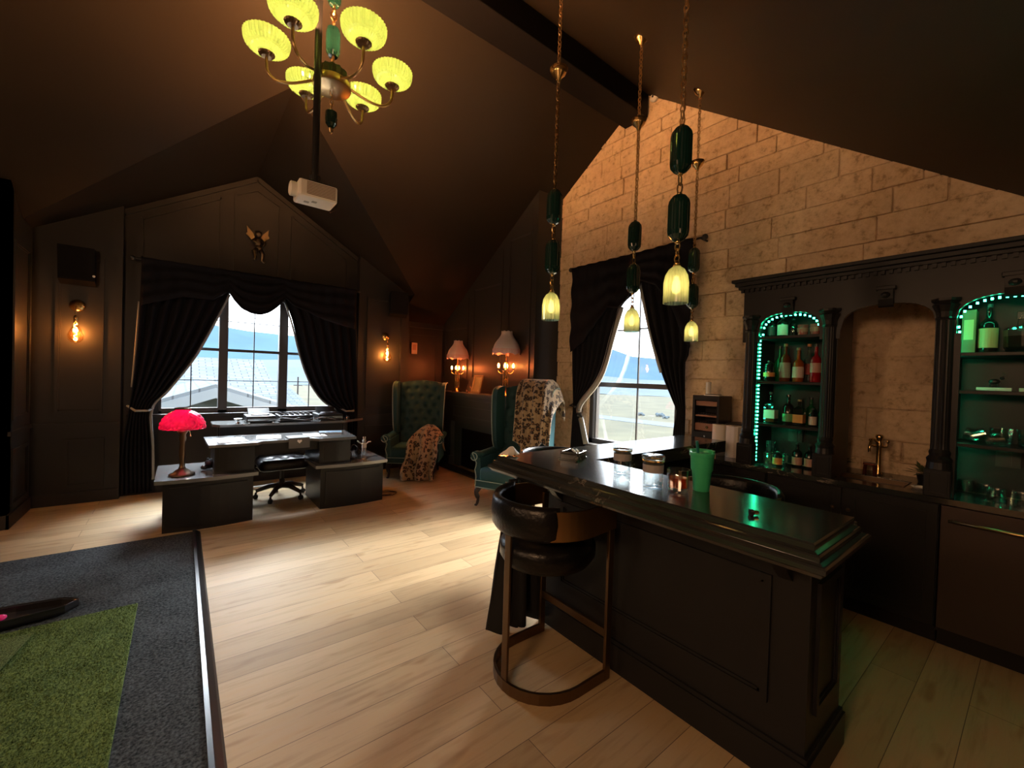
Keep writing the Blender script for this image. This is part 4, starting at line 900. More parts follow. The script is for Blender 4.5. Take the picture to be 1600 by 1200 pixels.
# ------------------------------------------------------------------ fireplace
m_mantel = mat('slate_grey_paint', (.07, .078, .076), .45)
t = thing('fireplace', 'black fireplace surround with a deep mantel shelf between the wingback chairs', 'fireplace', (3.85, 5.55, 0))
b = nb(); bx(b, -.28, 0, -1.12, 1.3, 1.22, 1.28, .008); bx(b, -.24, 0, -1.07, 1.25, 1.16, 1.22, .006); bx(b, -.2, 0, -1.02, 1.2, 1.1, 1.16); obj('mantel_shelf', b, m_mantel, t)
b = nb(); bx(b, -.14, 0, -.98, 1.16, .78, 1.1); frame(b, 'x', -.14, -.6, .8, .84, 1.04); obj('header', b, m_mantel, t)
for y in (-.98, .86):
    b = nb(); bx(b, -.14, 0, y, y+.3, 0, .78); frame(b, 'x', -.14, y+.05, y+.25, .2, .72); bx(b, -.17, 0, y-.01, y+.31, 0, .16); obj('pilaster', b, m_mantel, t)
b = nb(); bx(b, -.06, 0, -.68, -.5, 0, .78); bx(b, -.06, 0, .68, .86, 0, .78); bx(b, -.06, 0, -.5, .68, .66, .78); obj('inner_surround', b, mat('dark_slate', (.05, .07, .07), .35), t)
b = nb(); bx(b, -.02, -.005, -.5, .68, .0, .66); obj('firebox', b, m_beam, t)
b = nb(); bx(b, -.36, -.17, -.8, 1.1, 0, .025, .004); obj('hearth', b, mat('dark_slate_hearth', (.03, .03, .03), .4), t)
def mantel_lamp(loc, label, s=1.0, shade=m_silk):
    t = thing('mantel_lamp', label, 'table lamp', loc, 0, 'fringed lamps on the mantel')
    b = nb(); lathe(b, [(0, 0), (.085, 0), (.09, .01), (.07, .02), (.05, .03), (.03, .07), (.022, .09), (.0, .09)], seg=24); obj('base', b, m_brass, t, smooth=True)
    b = nb()
    for k in range(4): a = PI/4+PI/2*k; tube(b, [(.032*math.cos(a), .032*math.sin(a), z) for z in (.06, .2, .34)], .007)
    lathe(b, solid(.045, .33, .345), seg=20); ball(b, (0, 0, .2), .026, 10, (1, 1, 1.6)); lathe(b, [(0, .345), (.02, .35), (.012, .42), (.022, .45), (.01, .5), (.01, .8), (0, .8)], seg=12); obj('column', b, m_brass, t)
    for k in range(4):
        a = PI/4+PI/2*k; ca, sa = math.cos(a), math.sin(a)
        b = nb(); tube(b, smoothpts([(ca*.02, sa*.02, .33), (ca*.06, sa*.06, .30), (ca*.1, sa*.1, .33), (ca*.1, sa*.1, .37)], 4), .005); lathe(b, [(0, 0), (.018, .004), (.02, .012), (0, .012)], c=(ca*.1, sa*.1, .365), seg=10); ar = obj('candle_arm', b, m_brass, t, smooth=True)
        b = nb(); lathe(b, [(0, 0), (.009, .004), (.015, .025), (.012, .045), (0, .065)], c=(ca*.1, sa*.1, .378), seg=10); obj('bulb', b, m_candlebulb, ar, smooth=True)
    b = nb(); n = 48; rings = []
    for r, z in smoothpts([(.075, .86), (.08, .82), (.11, .77), (.155, .71), (.178, .65), (.182, .62)], 3):
        rings.append([b.verts.new((r*(1-.035*abs(math.sin(4*2*PI*i/n)))*math.cos(2*PI*i/n), r*(1-.035*abs(math.sin(4*2*PI*i/n)))*math.sin(2*PI*i/n), z+(.012*abs(math.sin(4*2*PI*i/n)) if z > .85 else 0))) for i in range(n)])
    for q, w in zip(rings, rings[1:]):
        for i in range(n): b.faces.new((q[i], q[(i+1) % n], w[(i+1) % n], w[i]))
    obj('lamp_shade', b, shade, t, smooth=True, solidify=.003)
    b = nb(); n = 96; A = []; B = []
    for i in range(n):
        a = 2*PI*i/n; k = .184+.003*(i % 2); A.append(b.verts.new((k*math.cos(a), k*math.sin(a), .63))); B.append(b.verts.new((k*math.cos(a), k*math.sin(a), .545+.025*abs(math.sin(4*a))+.004*(i % 2))))
    for i in range(n): b.faces.new((A[i], A[(i+1) % n], B[(i+1) % n], B[i]))
    obj('fringe', b, m_fringe, t, solidify=.002)
    for q in (0, 2):
        bulb_light('mantel_lamp_light', (.13*math.cos(PI/4+PI/2*q), .13*math.sin(PI/4+PI/2*q), .41), 3.2, (1, .15, .035), .03, t)
    for o in [t]: o.scale = (s, s, s)
    return t
mantel_lamp((3.70, 6.22, 1.281), 'brass candelabra lamp with a fringed pink shade at the corner end of the mantel', 1.0, m_silk)
mantel_lamp((3.70, 4.86, 1.281), 'taller brass candelabra lamp with a pale fringed shade behind the draped wingback chair', 1.08, mat('pale_lilac_silk', (.60, .52, .53), .7))
t = thing('picture_frame', 'small gilt picture frame leaning between the two mantel lamps', 'picture frame', (3.68, 5.62, 1.281), .12)
b = nb()
MT = Matrix.Rotation(math.radians(-17), 3, 'Y')
for c_ in ((-.11, .11, 0, .035), (-.11, .11, .265, .30), (-.11, -.075, .035, .265), (.075, .11, .035, .265)): bx(b, -.012, .012, c_[0], c_[1], c_[2], c_[3], .004)
bmesh.ops.rotate(b, verts=b.verts, cent=(0, 0, 0), matrix=Matrix.Rotation(math.radians(14), 3, 'Y')); obj('frame_border', b, m_gold, t)
b = nb(); bx(b, -.004, .008, -.077, .077, .033, .267); bmesh.ops.rotate(b, verts=b.verts, cent=(0, 0, 0), matrix=Matrix.Rotation(math.radians(14), 3, 'Y')); obj('picture', b, mat('brown_picture', (.3, .2, .08), .35, noise=.6, bscale=9), t)
t = thing('glass_cloche', 'clear glass bell jar on the mantel beside the picture frame', 'bell jar', (3.76, 5.92, 1.281))
b = nb(); lathe(b, solid(.055, 0, .015), seg=24); obj('base', b, m_brass, t); b = nb(); lathe(b, [(.048, .015), (.048, .07), (.03, .13), (.012, .18), (.012, .2)], seg=24); obj('dome', b, m_clear, t, smooth=True)
t = thing('mantel_trinket', 'tiny dark figurine on the mantel in front of the bell jar', 'trinket', (3.64, 5.8, 1.281))
b = nb(); ball(b, (0, 0, .02), .018, 10, (1, 1.4, 1)); ball(b, (0, .02, .042), .012, 8); obj('body', b, m_bronze, t, smooth=True)

# ------------------------------------------------------------------ wingback chairs
def wingback(label, loc, rz):
    t = thing('wingback_chair', label, 'armchair', loc, rz, 'tall teal wingback chairs')
    b = nb(); bx(b, -.31, .31, -.27, .33, .30, .46, .04); obj('seat_cushion', b, m_teal, t, smooth=True)
    b = nb(); bx(b, -.36, .36, -.32, .32, .21, .31, .012); obj('seat_rail', b, m_teal, t)
    H = 1.46
    def topz(x): return H-.045*(x/.34)**2+.0
    def back(u, v, off=0, tuftd=1):
        w = .30+.045*v; x = -w+2*w*u; z = .42+(topz(x)-.42)*v; y = -.27-.13*v
        if tuftd:
            r = v*8; k = int(r+.5)
            for i in range(-3, 4):
                for kk in (k-1, k, k+1):
                    cx = (i+(.5 if kk % 2 else 0))*.155; cz = kk/8
                    y -= .030*math.exp(-(((x-cx)/.032)**2+((v-cz)*1.04/.032)**2))
            y -= .006*abs(math.sin((x/.155+v*4)*PI))*0
        return (x, y+off, z)
    b = nb(); F = grid(b, lambda u, v: back(u, v), 40, 60); B_ = grid(b, lambda u, v: back(u, v, -.1, 0), 40, 60)
    for i in range(40): b.faces.new((F[i][60], F[i+1][60], B_[i+1][60], B_[i][60])); b.faces.new((F[i][0], B_[i][0], B_[i+1][0], F[i+1][0]))
    for j in range(60): b.faces.new((F[0][j], B_[0][j], B_[0][j+1], F[0][j+1])); b.faces.new((F[40][j], F[40][j+1], B_[40][j+1], B_[40][j]))
    obj('tufted_backrest', b, m_teal, t, smooth=True, auto=.9)
    for s in (-1, 1):
        b = nb()
        # wing: outline in y-z, tapering down to the arm
        O = smoothpts([(-.42, 1.42), (-.36, 1.435), (-.22, 1.41), (-.15, 1.34), (-.13, 1.15), (-.13, .9), (-.15, .72), (-.2, .6)], 4)
        inner = [b.verts.new((s*(.335+.02*(z-.6)), y, z)) for y, z in O]; outer = [b.verts.new((s*(.385+.035*(z-.6)), y-.0, z)) for y, z in O]
        bi = [b.verts.new((s*(.33+.03*(z-.6)), -.36-.02, z)) for y, z in O]; bo = [b.verts.new((s*(.36+.03*(z-.6)), -.40, z)) for y, z in O]
        for i in range(len(O)-1):
            b.faces.new((inner[i], inner[i+1], outer[i+1], outer[i])); b.faces.new((inner[i], bi[i], bi[i+1], inner[i+1])); b.faces.new((outer[i], outer[i+1], bo[i+1], bo[i])); b.faces.new((bi[i], bo[i], bo[i+1], bi[i+1]))
        b.faces.new((inner[0], outer[0], bo[0], bi[0])); b.faces.new((inner[-1], bi[-1], bo[-1], outer[-1])); obj('wing', b, m_teal, t)
        b = nb(); tube(b, [(s*(.39+.035*(z-.6)), y+.004, z) for y, z in O], .007, 6); obj('piping', b, m_piping, t)
        b = nb()
        tube(b, smoothpts([(s*.40, -.3, .60), (s*.40, -.1, .59), (s*.405, .15, .58), (s*.41, .27, .575)], 4), [.045]*9+[.06]*4, 14)
        prism(b, [(-.32, .24), (.27, .24), (.25, .4), (.27, .56), (-.32, .58)], 'x', *sorted((s*.33, s*.40))); a_ = obj('armrest', b, m_teal, t, smooth=True, auto=.8)
        b = nb(); P = [(s*(.41+.045*math.cos(q)), .285, .575+.045*math.sin(q)) for q in [PI*1.9-k*.45 for k in range(12)]]+[(s*.37, .285, .5), (s*.39, .285, .42), (s*.36, .3, .34), (s*.36, .325, .22)]
        tube(b, smoothpts(P, 2), .006, 6); obj('arm_piping', b, m_piping, a_)
        b = nb(); tube(b, smoothpts([(s*.32, .28, .22), (s*.34, .32, .16), (s*.325, .3, .08), (s*.33, .315, .02), (s*.335, .34, .008)], 4), [.034]*4+[.028]*4+[.018]*4+[.016]*4+[.018], 10); obj('leg', b, m_darkwood, t, smooth=True)
        b = nb(); tube(b, [(s*.3, -.26, .22), (s*.31, -.33, .0)], [.024, .016], 8); obj('leg', b, m_darkwood, t, smooth=True)
    b = nb(); tube(b, [(-.36, .323, .225), (.36, .323, .225)], .005, 6); tube(b, [(-.36, .323, .305), (.36, .323, .305)], .005, 6); obj('piping', b, m_piping, t)
    return t
wingback('tall teal tufted wingback chair in the room corner with a throw on its seat', (2.896, 6.07, 0), math.atan2(.6, -.8))
wingback('tall teal tufted wingback chair behind the bar with a throw over its top', (3.25, 4.04, 0), math.atan2(.9, -.43))
def place(bm_f, nu, nv, name, loc, rz, label, cat, m):
    b = nb(); grid(b, bm_f, nu, nv); o = obj(name, b, m, loc=loc, smooth=True, solidify=.02); o.rotation_euler = (0, 0, rz); return tag(o, label, cat, 'leopard throws')
def throw1(u, v):
    # local chair frame; u across, v from arm top down to floor
    path = smoothpts([(-.16, .56), (-.08, .72), (.05, .78), (.2, .74), (.33, .62), (.40, .46), (.43, .28), (.45, .12), (.47, .015)], 5)
    k = v*(len(path)-1); i = min(int(k), len(path)-2); f = k-i; y = path[i][0]*(1-f)+path[i+1][0]*f; z = path[i][1]*(1-f)+path[i+1][1]*f
    half = .2+.05*v; cx = -.24+.14*v; x = cx+half*(2*u-1)
    z2 = z-.22*(2*u-1)**2*(1-v)**1.2*(1 if u < .5 else 1.25)
    y2 = y+.035*math.sin(u*15+v*2)*(.4+v)+.02*math.sin(u*31)
    return (x+.015*math.sin(v*17), y2, max(.012, z2))
place(throw1, 50, 60, 'leopard_throw', (2.896, 6.07, 0), math.atan2(.6, -.8), 'leopard print fur throw spilling off the corner wingback chair to the floor', 'blanket', m_leopard)
def throw2(u, v):
    a = math.radians(-200+250*u)      # around the top corner of the wing
    drop = .62+.12*math.sin(u*5+1)
    r = .06+.20*min(1, v*2.2)**.8+.07*v+.035*math.sin(u*34)*v
    z = 1.53-.05*v-drop*max(0, v-.13)**1.05*1.1+.012*math.sin(v*14+u*20)
    if math.cos(a) > 0: r *= .95
    return (-.27+math.cos(a)*r*1.05, -.27+math.sin(a)*r*.95, z)
def throw2(u, v):
    # hangs forward over the face of the back and sideways over the wing
    s = (u-.45)
    path = smoothpts([(-.50, 1.15), (-.50, 1.40), (-.42, 1.515), (-.3, 1.53), (-.15, 1.50), (-.06, 1.36), (-.03, 1.15), (-.0, .92), (.03, .74)], 5)
    k = v*(len(path)-1); i = min(int(k), len(path)-2); f = k-i; y = path[i][0]*(1-f)+path[i+1][0]*f; z = path[i][1]*(1-f)+path[i+1][1]*f
    x = -.5+.52*u*(1 if v < .5 else 1-.12*(v-.5))
    fold = .03*math.sin(u*24+v*2.5)+.012*math.sin(u*51)
    side = max(0, .32-u)/.32          # outer side drops down over the wing
    z -= side**1.6*.35*(1-abs(2*v-1)*.6)
    if v > .5: z += (.10*math.sin(u*6.5+.5)-.02)*(v-.5)*2
    return (x+.04*side, y+fold*(.3+v), z)
place(throw2, 60, 60, 'leopard_throw', (3.25, 4.04, 0), math.atan2(.9, -.43), 'leopard print fur throw draped over the top of the wingback chair behind the bar', 'blanket', m_leopard)

# ------------------------------------------------------------------ back bar
t = thing('back_bar_hutch', 'tall black back bar hutch with carved columns, cornice and green-lit arched niches', 'cabinet', (3.63, .67, .915))
X0, X1 = 3.63, 4.0; ZC = .915
def lb(): return nb()
def fin(name, b, m, par, **k):
    bmesh.ops.translate(b, verts=b.verts, vec=(-3.63, -.67, -.915)); return obj(name, b, m, par, **k)
b = nb(); bx(b, 3.56, 4.27, -.30, 1.64, 2.385, 2.41, .004); bx(b, 3.58, 4.27, -.28, 1.62, 2.355, 2.385, .004); bx(b, 3.60, 4.27, -.26, 1.60, 2.33, 2.355, .004); 
for i in range(46): bx(b, 3.607, 3.625, -.24+i*.04, -.22+i*.04, 2.305, 2.33)
fin('cornice', b, m_cab, t)
def arch(y0, y1, zs, zt, e=2.6, n=24):
    c = (y0+y1)/2; h = (y1-y0)/2; return [(c+h*(-1+2*i/n), zs+(zt-zs)*max(0, 1-abs(-1+2*i/n)**e)**(1/e)) for i in range(n+1)]
for y0, y1, zs, zt, nm in ((1.03, 1.44, 1.97, 2.115, 0), (.43, .91, 1.95, 2.115, 1), (-.10, .355, 1.95, 2.115, 2)):
    ea, eb = ((.97, 1.56), (.392, .97), (-.23, .392))[nm]
    b = nb(); prism(b, [(ea, 2.33), (ea, 1.9), (y0, 1.9)]+arch(y0, y1, zs, zt)+[(y1, 1.9), (eb, 1.9), (eb, 2.33)], 'x', 3.625, 3.66)
    if nm == 2: bx(b, 3.627, 3.658, y1-.03, y1, ZC, 1.9)
    a_ = fin('arch_panel', b, m_cab, t)
    c = (y0+y1)/2
    b = nb(); bx(b, 3.585, 3.63, c-.05, c+.05, 2.20, 2.225, .004); prism(b, [(3.625, 2.2), (3.585, 2.2), (3.595, 2.14), (3.61, 2.10), (3.625, 2.09)], 'y', c-.038, c+.038); ball(b, (3.59, c, 2.165), .02, 10, (1, 1.3, 1)); fin('corbel', b, m_cab, a_)
for yc in (1.495, .97, .392, -.16):
    b = nb(); bx(b, 3.64, X1, yc-.045, yc+.045, ZC, 2.33); fin('side_panel', b, m_cab, t)
    b = nb(); lathe(b, [(0, 1.2), (.042, 1.2), (.04, 1.23), (.038, 1.98), (0, 1.98)], c=(3.63, yc, 0), seg=36, rib=.04); cl = fin('column', b, m_cab, t)
    b = nb(); lathe(b, [(0, 1.98), (.04, 1.98), (.045, 1.99), (.04, 2.0), (.045, 2.03), (.062, 2.07), (.05, 2.08), (.065, 2.095), (.065, 2.11), (0, 2.11)], c=(3.63, yc, 0), seg=16, rib=.07); fin('capital', b, m_cab, cl)
    b = nb(); bx(b, 3.57, 3.66, yc-.06, yc+.06, ZC, 1.08, .006); lathe(b, [(0, 1.08), (.06, 1.08), (.055, 1.12), (.06, 1.14), (.046, 1.16), (.05, 1.18), (.042, 1.2), (0, 1.2)], c=(3.63, yc, 0), seg=20); frame(b, 'x', 3.57, yc-.045, yc+.045, .93, 1.06, .01, .006); fin('pedestal', b, m_cab, cl)
for (y0, y1), zz in (((1.015, 1.45), (1.944, 1.588, 1.25)), ((-.115, .347), (1.787, 1.562, 1.245))):
    for z in zz:
        b = nb(); bx(b, 3.665, X1, y0, y1, z-.022, z, .003); fin('shelf', b, m_cab, t)
    b = nb(); bx(b, X1-.01, X1+.01, y0, y1, ZC, 2.33); fin('back_panel', b, m_cab, t)
    b = nb(); bx(b, X1-.035, X1-.012, y0+.2, y0+.3, 1.1, 1.2); bx(b, X1-.04, X1-.03, y0+.235, y0+.265, 1.11, 1.19); fin('wall_socket', b, m_plastic, t)
b = nb(); bx(b, 3.66, 4.27, -.2, .37, 2.28, 2.3); bx(b, 3.66, 4.27, 1.0, 1.54, 2.28, 2.3); fin('soffit', b, m_cab, t)
def led(y0, y1, zs, zt, z0, side):
    b = nb()
    pts = [(side, z0+.03*i) for i in range(int((zs-z0)/.03))] if z0 else []
    A = arch(y0+.015, y1-.015, zs-.01, zt-.015, 2.6, 60); L_ = 0; last = A[0]; 
    for p, q in zip(A, A[1:]):
        L_ += math.hypot(q[0]-p[0], q[1]-p[1])
        if L_ > .028: pts.append(q); L_ = 0
    for y, z in pts: bx(b, 3.666, 3.678, y-.005, y+.005, z-.006, z+.006)
    o = fin('led_strip', b, m_led, t); o['kind'] = 'stuff'; return o
led(1.03, 1.44, 1.97, 2.115, .95, 1.444)
led(-.10, .355, 1.95, 2.115, .95, .336)
# counter and base units
t = thing('back_counter', 'black marble back counter running under the hutch along the stone wall', 'countertop', (3.6, 0, 0))
b = nb()
for p in ((3.6, 4.28, -.8, .56), (3.6, 4.28, .98, 2.3), (3.6, 3.74, .56, .98), (4.02, 4.28, .56, .98)): bx(b, p[0]-3.6, p[1]-3.6, p[2], p[3], .875, .91)
obj('slab', b, m_marble, t)
b = nb(); bx(b, .14, .42, .57, .97, .72, .73); bx(b, .14, .15, .57, .97, .73, .905); bx(b, .41, .42, .57, .97, .73, .905); bx(b, .14, .42, .57, .58, .73, .905); bx(b, .14, .42, .96, .97, .73, .905); obj('sink_basin', b, m_bronze, t)
def base_unit(y0, y1, label, nd=2):
    t = thing('base_cabinet', label, 'cabinet', (3.64, (y0+y1)/2, 0), 0, 'base cabinets under the back counter'); w = (y1-y0)/2-.002
    b = nb(); bx(b, 0, .6, -w, w, .1, .874); bx(b, .06, .6, -w, w, 0, .1); obj('carcass', b, m_cab, t)
    dw = 2*w/nd
    for i in range(nd):
        a, c = -w+i*dw+.004, -w+(i+1)*dw-.004
        b = nb(); bx(b, -.02, 0, a, c, .12, .86, .002); frame(b, 'x', -.02, a+.05, c-.05, .17, .81, .02, .008); d = obj('door', b, m_cab, t)
        b = nb(); ball(b, (-.04, c-.04 if i == 0 else a+.04, .72), .013, 10); obj('knob', b, m_bronze, d, smooth=True)
base_unit(.38, 1.34, 'black panelled base cabinet below the sink')
base_unit(1.345, 2.295, 'black panelled base cabinet under the humidor and paper towels')
t = thing('dishwasher', 'dark front dishwasher with a long bronze bar handle below the glass niche', 'dishwasher', (3.63, .075, 0))
b = nb(); bx(b, 0, .6, -.3, .3, .1, .872); bx(b, .06, .6, -.3, .3, 0, .1); obj('body', b, m_cab, t)
b = nb(); bx(b, -.03, 0, -.298, .298, .13, .868, .004); d = obj('door', b, mat('dark_brown_metal', (.05, .032, .026), .4, .3), t)
b = nb(); tube(b, [(-.075, -.28, .79), (-.075, .26, .79)], .009, 10)
for y in (-.26, .24): tube(b, [(-.03, y, .79), (-.075, y, .79)], .007)
obj('handle', b, m_bronzel, d, smooth=True)
base_unit(-.79, -.23, 'black panelled base cabinet beyond the dishwasher', 1)
# faucet and sink things
t = thing('faucet', 'brass bridge faucet with a tall spout at the bar sink', 'faucet', (4.12, .765, .911))
b = nb(); lathe(b, [(0, 0), (.026, 0), (.024, .012), (.016, .03), (.016, .2), (.022, .215), (.022, .235), (.014, .25), (.02, .27), (.026, .285), (.02, .3), (0, .305)], seg=18); obj('body', b, m_brass, t, smooth=True)
b = nb(); tube(b, smoothpts([(0, 0, .22), (-.06, .01, .26), (-.12, .02, .27), (-.15, .025, .22), (-.15, .025, .18)], 5), .009, 10); obj('spout', b, m_brass, t, smooth=True)
for s in (-1, 1):
    b = nb(); tube(b, [(0, s*.012, .21), (-.01, s*.045, .215), (-.01, s*.05, .25)], .007); ball(b, (-.01, s*.05, .255), .012, 10); obj('lever', b, m_brass, t, smooth=True)
t = thing('soap_dispenser', 'small dark red metal stand beside the faucet', 'soap stand', (4.05, .80, .911))
b = nb(); bx(b, -.035, .035, -.035, .035, .075, .09, .003)
for x in (-.025, .025):
    for y in (-.025, .025): tube(b, [(x*1.2, y*1.2, 0), (x, y, .078)], .006)
obj('stand', b, mat('dark_red_metal', (.14, .03, .015), .3, .6), t)
def potted(loc, label, s, mp, tall):
    t = thing('potted_plant', label, 'plant', loc, 0, 'small plants by the sink')
    b = nb(); lathe(b, [(0, 0), (.03*s, 0), (.04*s, .05*s), (.036*s, .05*s), (0, .045*s)], seg=18); obj('pot', b, mp, t, smooth=True, auto=.7)
    b = nb(); R = random.Random(int(s*100))
    for k in range(46):
        a = R.uniform(0, 2*PI); e = R.uniform(.1, 1.2); L0 = R.uniform(.05, .1)*s*tall; d = Vector((math.cos(a)*math.cos(e), math.sin(a)*math.cos(e), math.sin(e))); n_ = d.cross(Vector((0, 0, 1))).normalized()*.009*s; p = Vector((0, 0, .045*s))
        q = [b.verts.new(p+d*L0*f+n_*w-Vector((0, 0, f*f*.02))) for f, w in ((.35, 0), (.7, 1), (1, 0), (.7, -1))]; b.faces.new(q)
    obj('foliage', b, mat('dull_green_leaf', (.08, .11, .04), .7), t, solidify=.001)
potted((4.17, 1.0, .911), 'small trailing plant in a bowl behind the sink, beside the bottle niche column', 1.1, m_bronze, 1.0)
potted((4.08, .505, .911), 'small leafy plant in a dark pot beside the glass niche column', 1.2, m_rubber, 1.1)
t = thing('soap_dish', 'white scalloped soap dish on the counter edge by the dark potted plant', 'dish', (3.98, .59+.01, .911), .4)
t.location = (3.8, .50, .911)
b = nb(); lathe(b, [(0, 0), (.02, 0), (.04, .012), (.038, .014), (0, .005)], seg=20, rib=.05); obj('dish', b, m_white, t); b = nb(); bx(b, -.015, .015, -.022, .022, .006, .02, .004); obj('soap', b, m_whitep, t)

# ------------------------------------------------------------------ bottles and glasses
GL = dict(clear=m_gclear, green=mat('green_bottle_glass', (.01, .09, .03), .08), dark=mat('dark_bottle_glass', (.012, .012, .010), .08), amber=mat('amber_spirit', (.28, .07, .012), .08), red=mat('red_spirit', (.3, .008, .015), .1), brown=mat('brown_spirit', (.12, .035, .012), .08))
LBc = dict(white=mat('cream_label', (.62, .52, .44), .6), orange=mat('orange_label', (.7, .28, .08), .5), grey=mat('grey_green_label', (.3, .33, .26), .5), pink=mat('pink_label', (.55, .3, .24), .5), black=mat('black_label', (.02, .02, .02), .5), gold=mat('yellow_label', (.55, .44, .2), .5), green=mat('green_label', (.15, .35, .15), .5), red=mat('red_label', (.35, .04, .03), .5))
def bottle(loc, r, h, body, lab, label, cap=m_plastic, neck=.3, square=False, lz=(.2, .48), lid=None, group='bottles in the green-lit niches', liquid=None):
    t = thing('bottle', label, 'bottle', loc, 0, group)
    hb = h*(1-neck-.12); sg = 4 if square else 22
    mt = Matrix.Translation(loc) if 0 else None
    prof = [(0, 0), (r*.92, 0), (r, h*.03), (r, hb), (r*.8, hb+h*.06), (r*.36, hb+h*.13), (r*.30, h*.93), (r*.36, h*.94), (r*.36, h*.96), (0, h*.96)]
    if square: prof = [(q*1.3 if z < hb+1e-6 else q*(1.2 if z < hb+h*.07 else 1), z) for q, z in prof]
    b = nb(); rings = lathe(b, prof, seg=sg)
    if square: bmesh.ops.rotate(b, verts=b.verts, cent=(0, 0, 0), matrix=Matrix.Rotation(PI/4, 3, 'Z'))
    obj('glass_body', b, GL[body], t, smooth=not square, auto=.9)
    if liquid:
        b = nb(); lathe(b, solid((1.2 if square else .92)*r, h*.04, hb*.62), seg=sg)
        if square: bmesh.ops.rotate(b, verts=b.verts, cent=(0, 0, 0), matrix=Matrix.Rotation(PI/4, 3, 'Z'))
        obj('spirit', b, GL[liquid], t)
    if lab:
        b = nb(); k = 1.33 if square else 1.02
        ring = lathe(b, [(r*k, h*lz[0]), (r*k, h*lz[1])], seg=sg)
        if square: bmesh.ops.rotate(b, verts=b.verts, cent=(0, 0, 0), matrix=Matrix.Rotation(PI/4, 3, 'Z'))
        obj('label', b, LBc[lab], t, solidify=.0006)
    b = nb(); lathe(b, solid(r*.4, h*.93, h), seg=14); obj('cap', b, cap, t)
    return t
m_wood = mat('cork_stopper', (.35, .22, .12), .7); m_redcap = mat('red_wax', (.4, .02, .01), .4)
def S1(y, x=3.78): return (x, y, 1.945)
def S2(y, x=3.78): return (x, y, 1.589)
def S3(y, x=3.78): return (x, y, 1.251)
def S4(y, x=3.9): return (x, y, .911)
top, sec, thi = 'on the top niche shelf', 'on the second niche shelf', 'on the third niche shelf'
bottle(S1(1.405), .03, .145, 'dark', 'black', 'small dark bottle with black label '+top, neck=.12, lz=(.1, .6))
bottle(S1(1.325), .036, .155, 'dark', 'white', 'dark bottle with a tall cream label '+top, neck=.14, lz=(.08, .62))
bottle(S1(1.275, 3.86), .03, .15, 'clear', None, 'clear empty looking bottle behind the cream labelled one '+top, neck=.15)
def redglass(loc, label):
    t = thing('red_glass', label, 'glass', loc, 0, 'dark red glasses on the top niche shelf')
    b = nb(); lathe(b, [(0, 0), (.03, 0), (.034, .01), (.038, .085), (.035, .085), (.031, .012), (0, .012)], seg=20); obj('cup', b, mat('dark_red_glass', (.3, .03, .03), .2), t, smooth=True)
    b = nb(); lathe(b, [(.0355, .03), (.0375, .06)], seg=20); obj('label', b, LBc['red'], t, solidify=.0005)
redglass(S1(1.185), 'dark red tumbler on the top niche shelf next to the clear bottle'); redglass(S1(1.10), 'dark red tumbler on the top niche shelf against the column')
bottle(S2(1.395, 3.74), .04, .165, 'dark', 'orange', 'squat dark liqueur bottle with a diamond orange label '+sec, neck=.08, lz=(.22, .42))
bottle(S2(1.37, 3.88), .036, .29, 'green', None, 'tall green glowing bottle behind the squat liqueur '+sec, neck=.34)
bottle(S2(1.295), .037, .3, 'brown', 'grey', 'tall bottle with rounded grey green label '+sec, cap=m_wood, neck=.28, lz=(.1, .5))
bottle(S2(1.205), .037, .265, 'amber', 'white', 'amber bourbon bottle with a round cream emblem label '+sec, cap=m_wood, neck=.34, lz=(.12, .44))
bottle(S2(1.165, 3.88), .036, .30, 'clear', 'red', 'clear bottle with orange cap behind the amber bourbon '+sec, cap=mat('orange_cap', (.6, .25, .1), .5), neck=.32)
bottle(S2(1.09), .036, .29, 'red', 'pink', 'deep red bottle with a pink label '+sec, neck=.3, lz=(.25, .5))
bottle(S2(1.05, 3.88), .034, .33, 'clear', None, 'clear tall bottle tucked behind the deep red one '+sec, neck=.33)
bottle(S3(1.385), .042, .25, 'clear', 'white', 'clear square shouldered decanter bottle with cream label '+thi, square=True, neck=.3, lz=(.15, .42), liquid='brown')
bottle(S3(1.26), .038, .235, 'dark', 'green', 'round dark bottle with green label '+thi, cap=m_chrome, neck=.3, lz=(.1, .36))
bottle(S3(1.185), .036, .2, 'dark', 'orange', 'short square bottle with an orange label '+thi, square=True, cap=m_wood, neck=.26, lz=(.1, .42))
bottle(S3(1.135, 3.87), .034, .22, 'green', None, 'green glowing bottle behind the orange labelled one '+thi, neck=.3)
bottle(S3(1.095), .026, .14, 'dark', 'white', 'tiny bottle with a cream label against the column '+thi, neck=.24, lz=(.1, .55))
bottle(S3(1.06, 3.87), .03, .16, 'green', None, 'little green bottle behind the tiny cream labelled one '+thi, neck=.24)
bottle(S4(1.315, 3.76), .034, .115, 'dark', 'orange', 'short dark bottle with an orange label on the counter under the bottle shelves', neck=.1, lz=(.15, .6))
bottle(S4(1.225), .034, .19, 'dark', 'pink', 'brown bottle with pink label on the counter, nearer the orange labelled one', neck=.3, lz=(.08, .4))
bottle(S4(1.14), .034, .19, 'dark', 'pink', 'brown bottle with pink label on the counter, in the middle of its row', neck=.3, lz=(.08, .4))
bottle(S4(1.08), .028, .14, 'green', None, 'small green bottle on the counter against the column base', neck=.25)
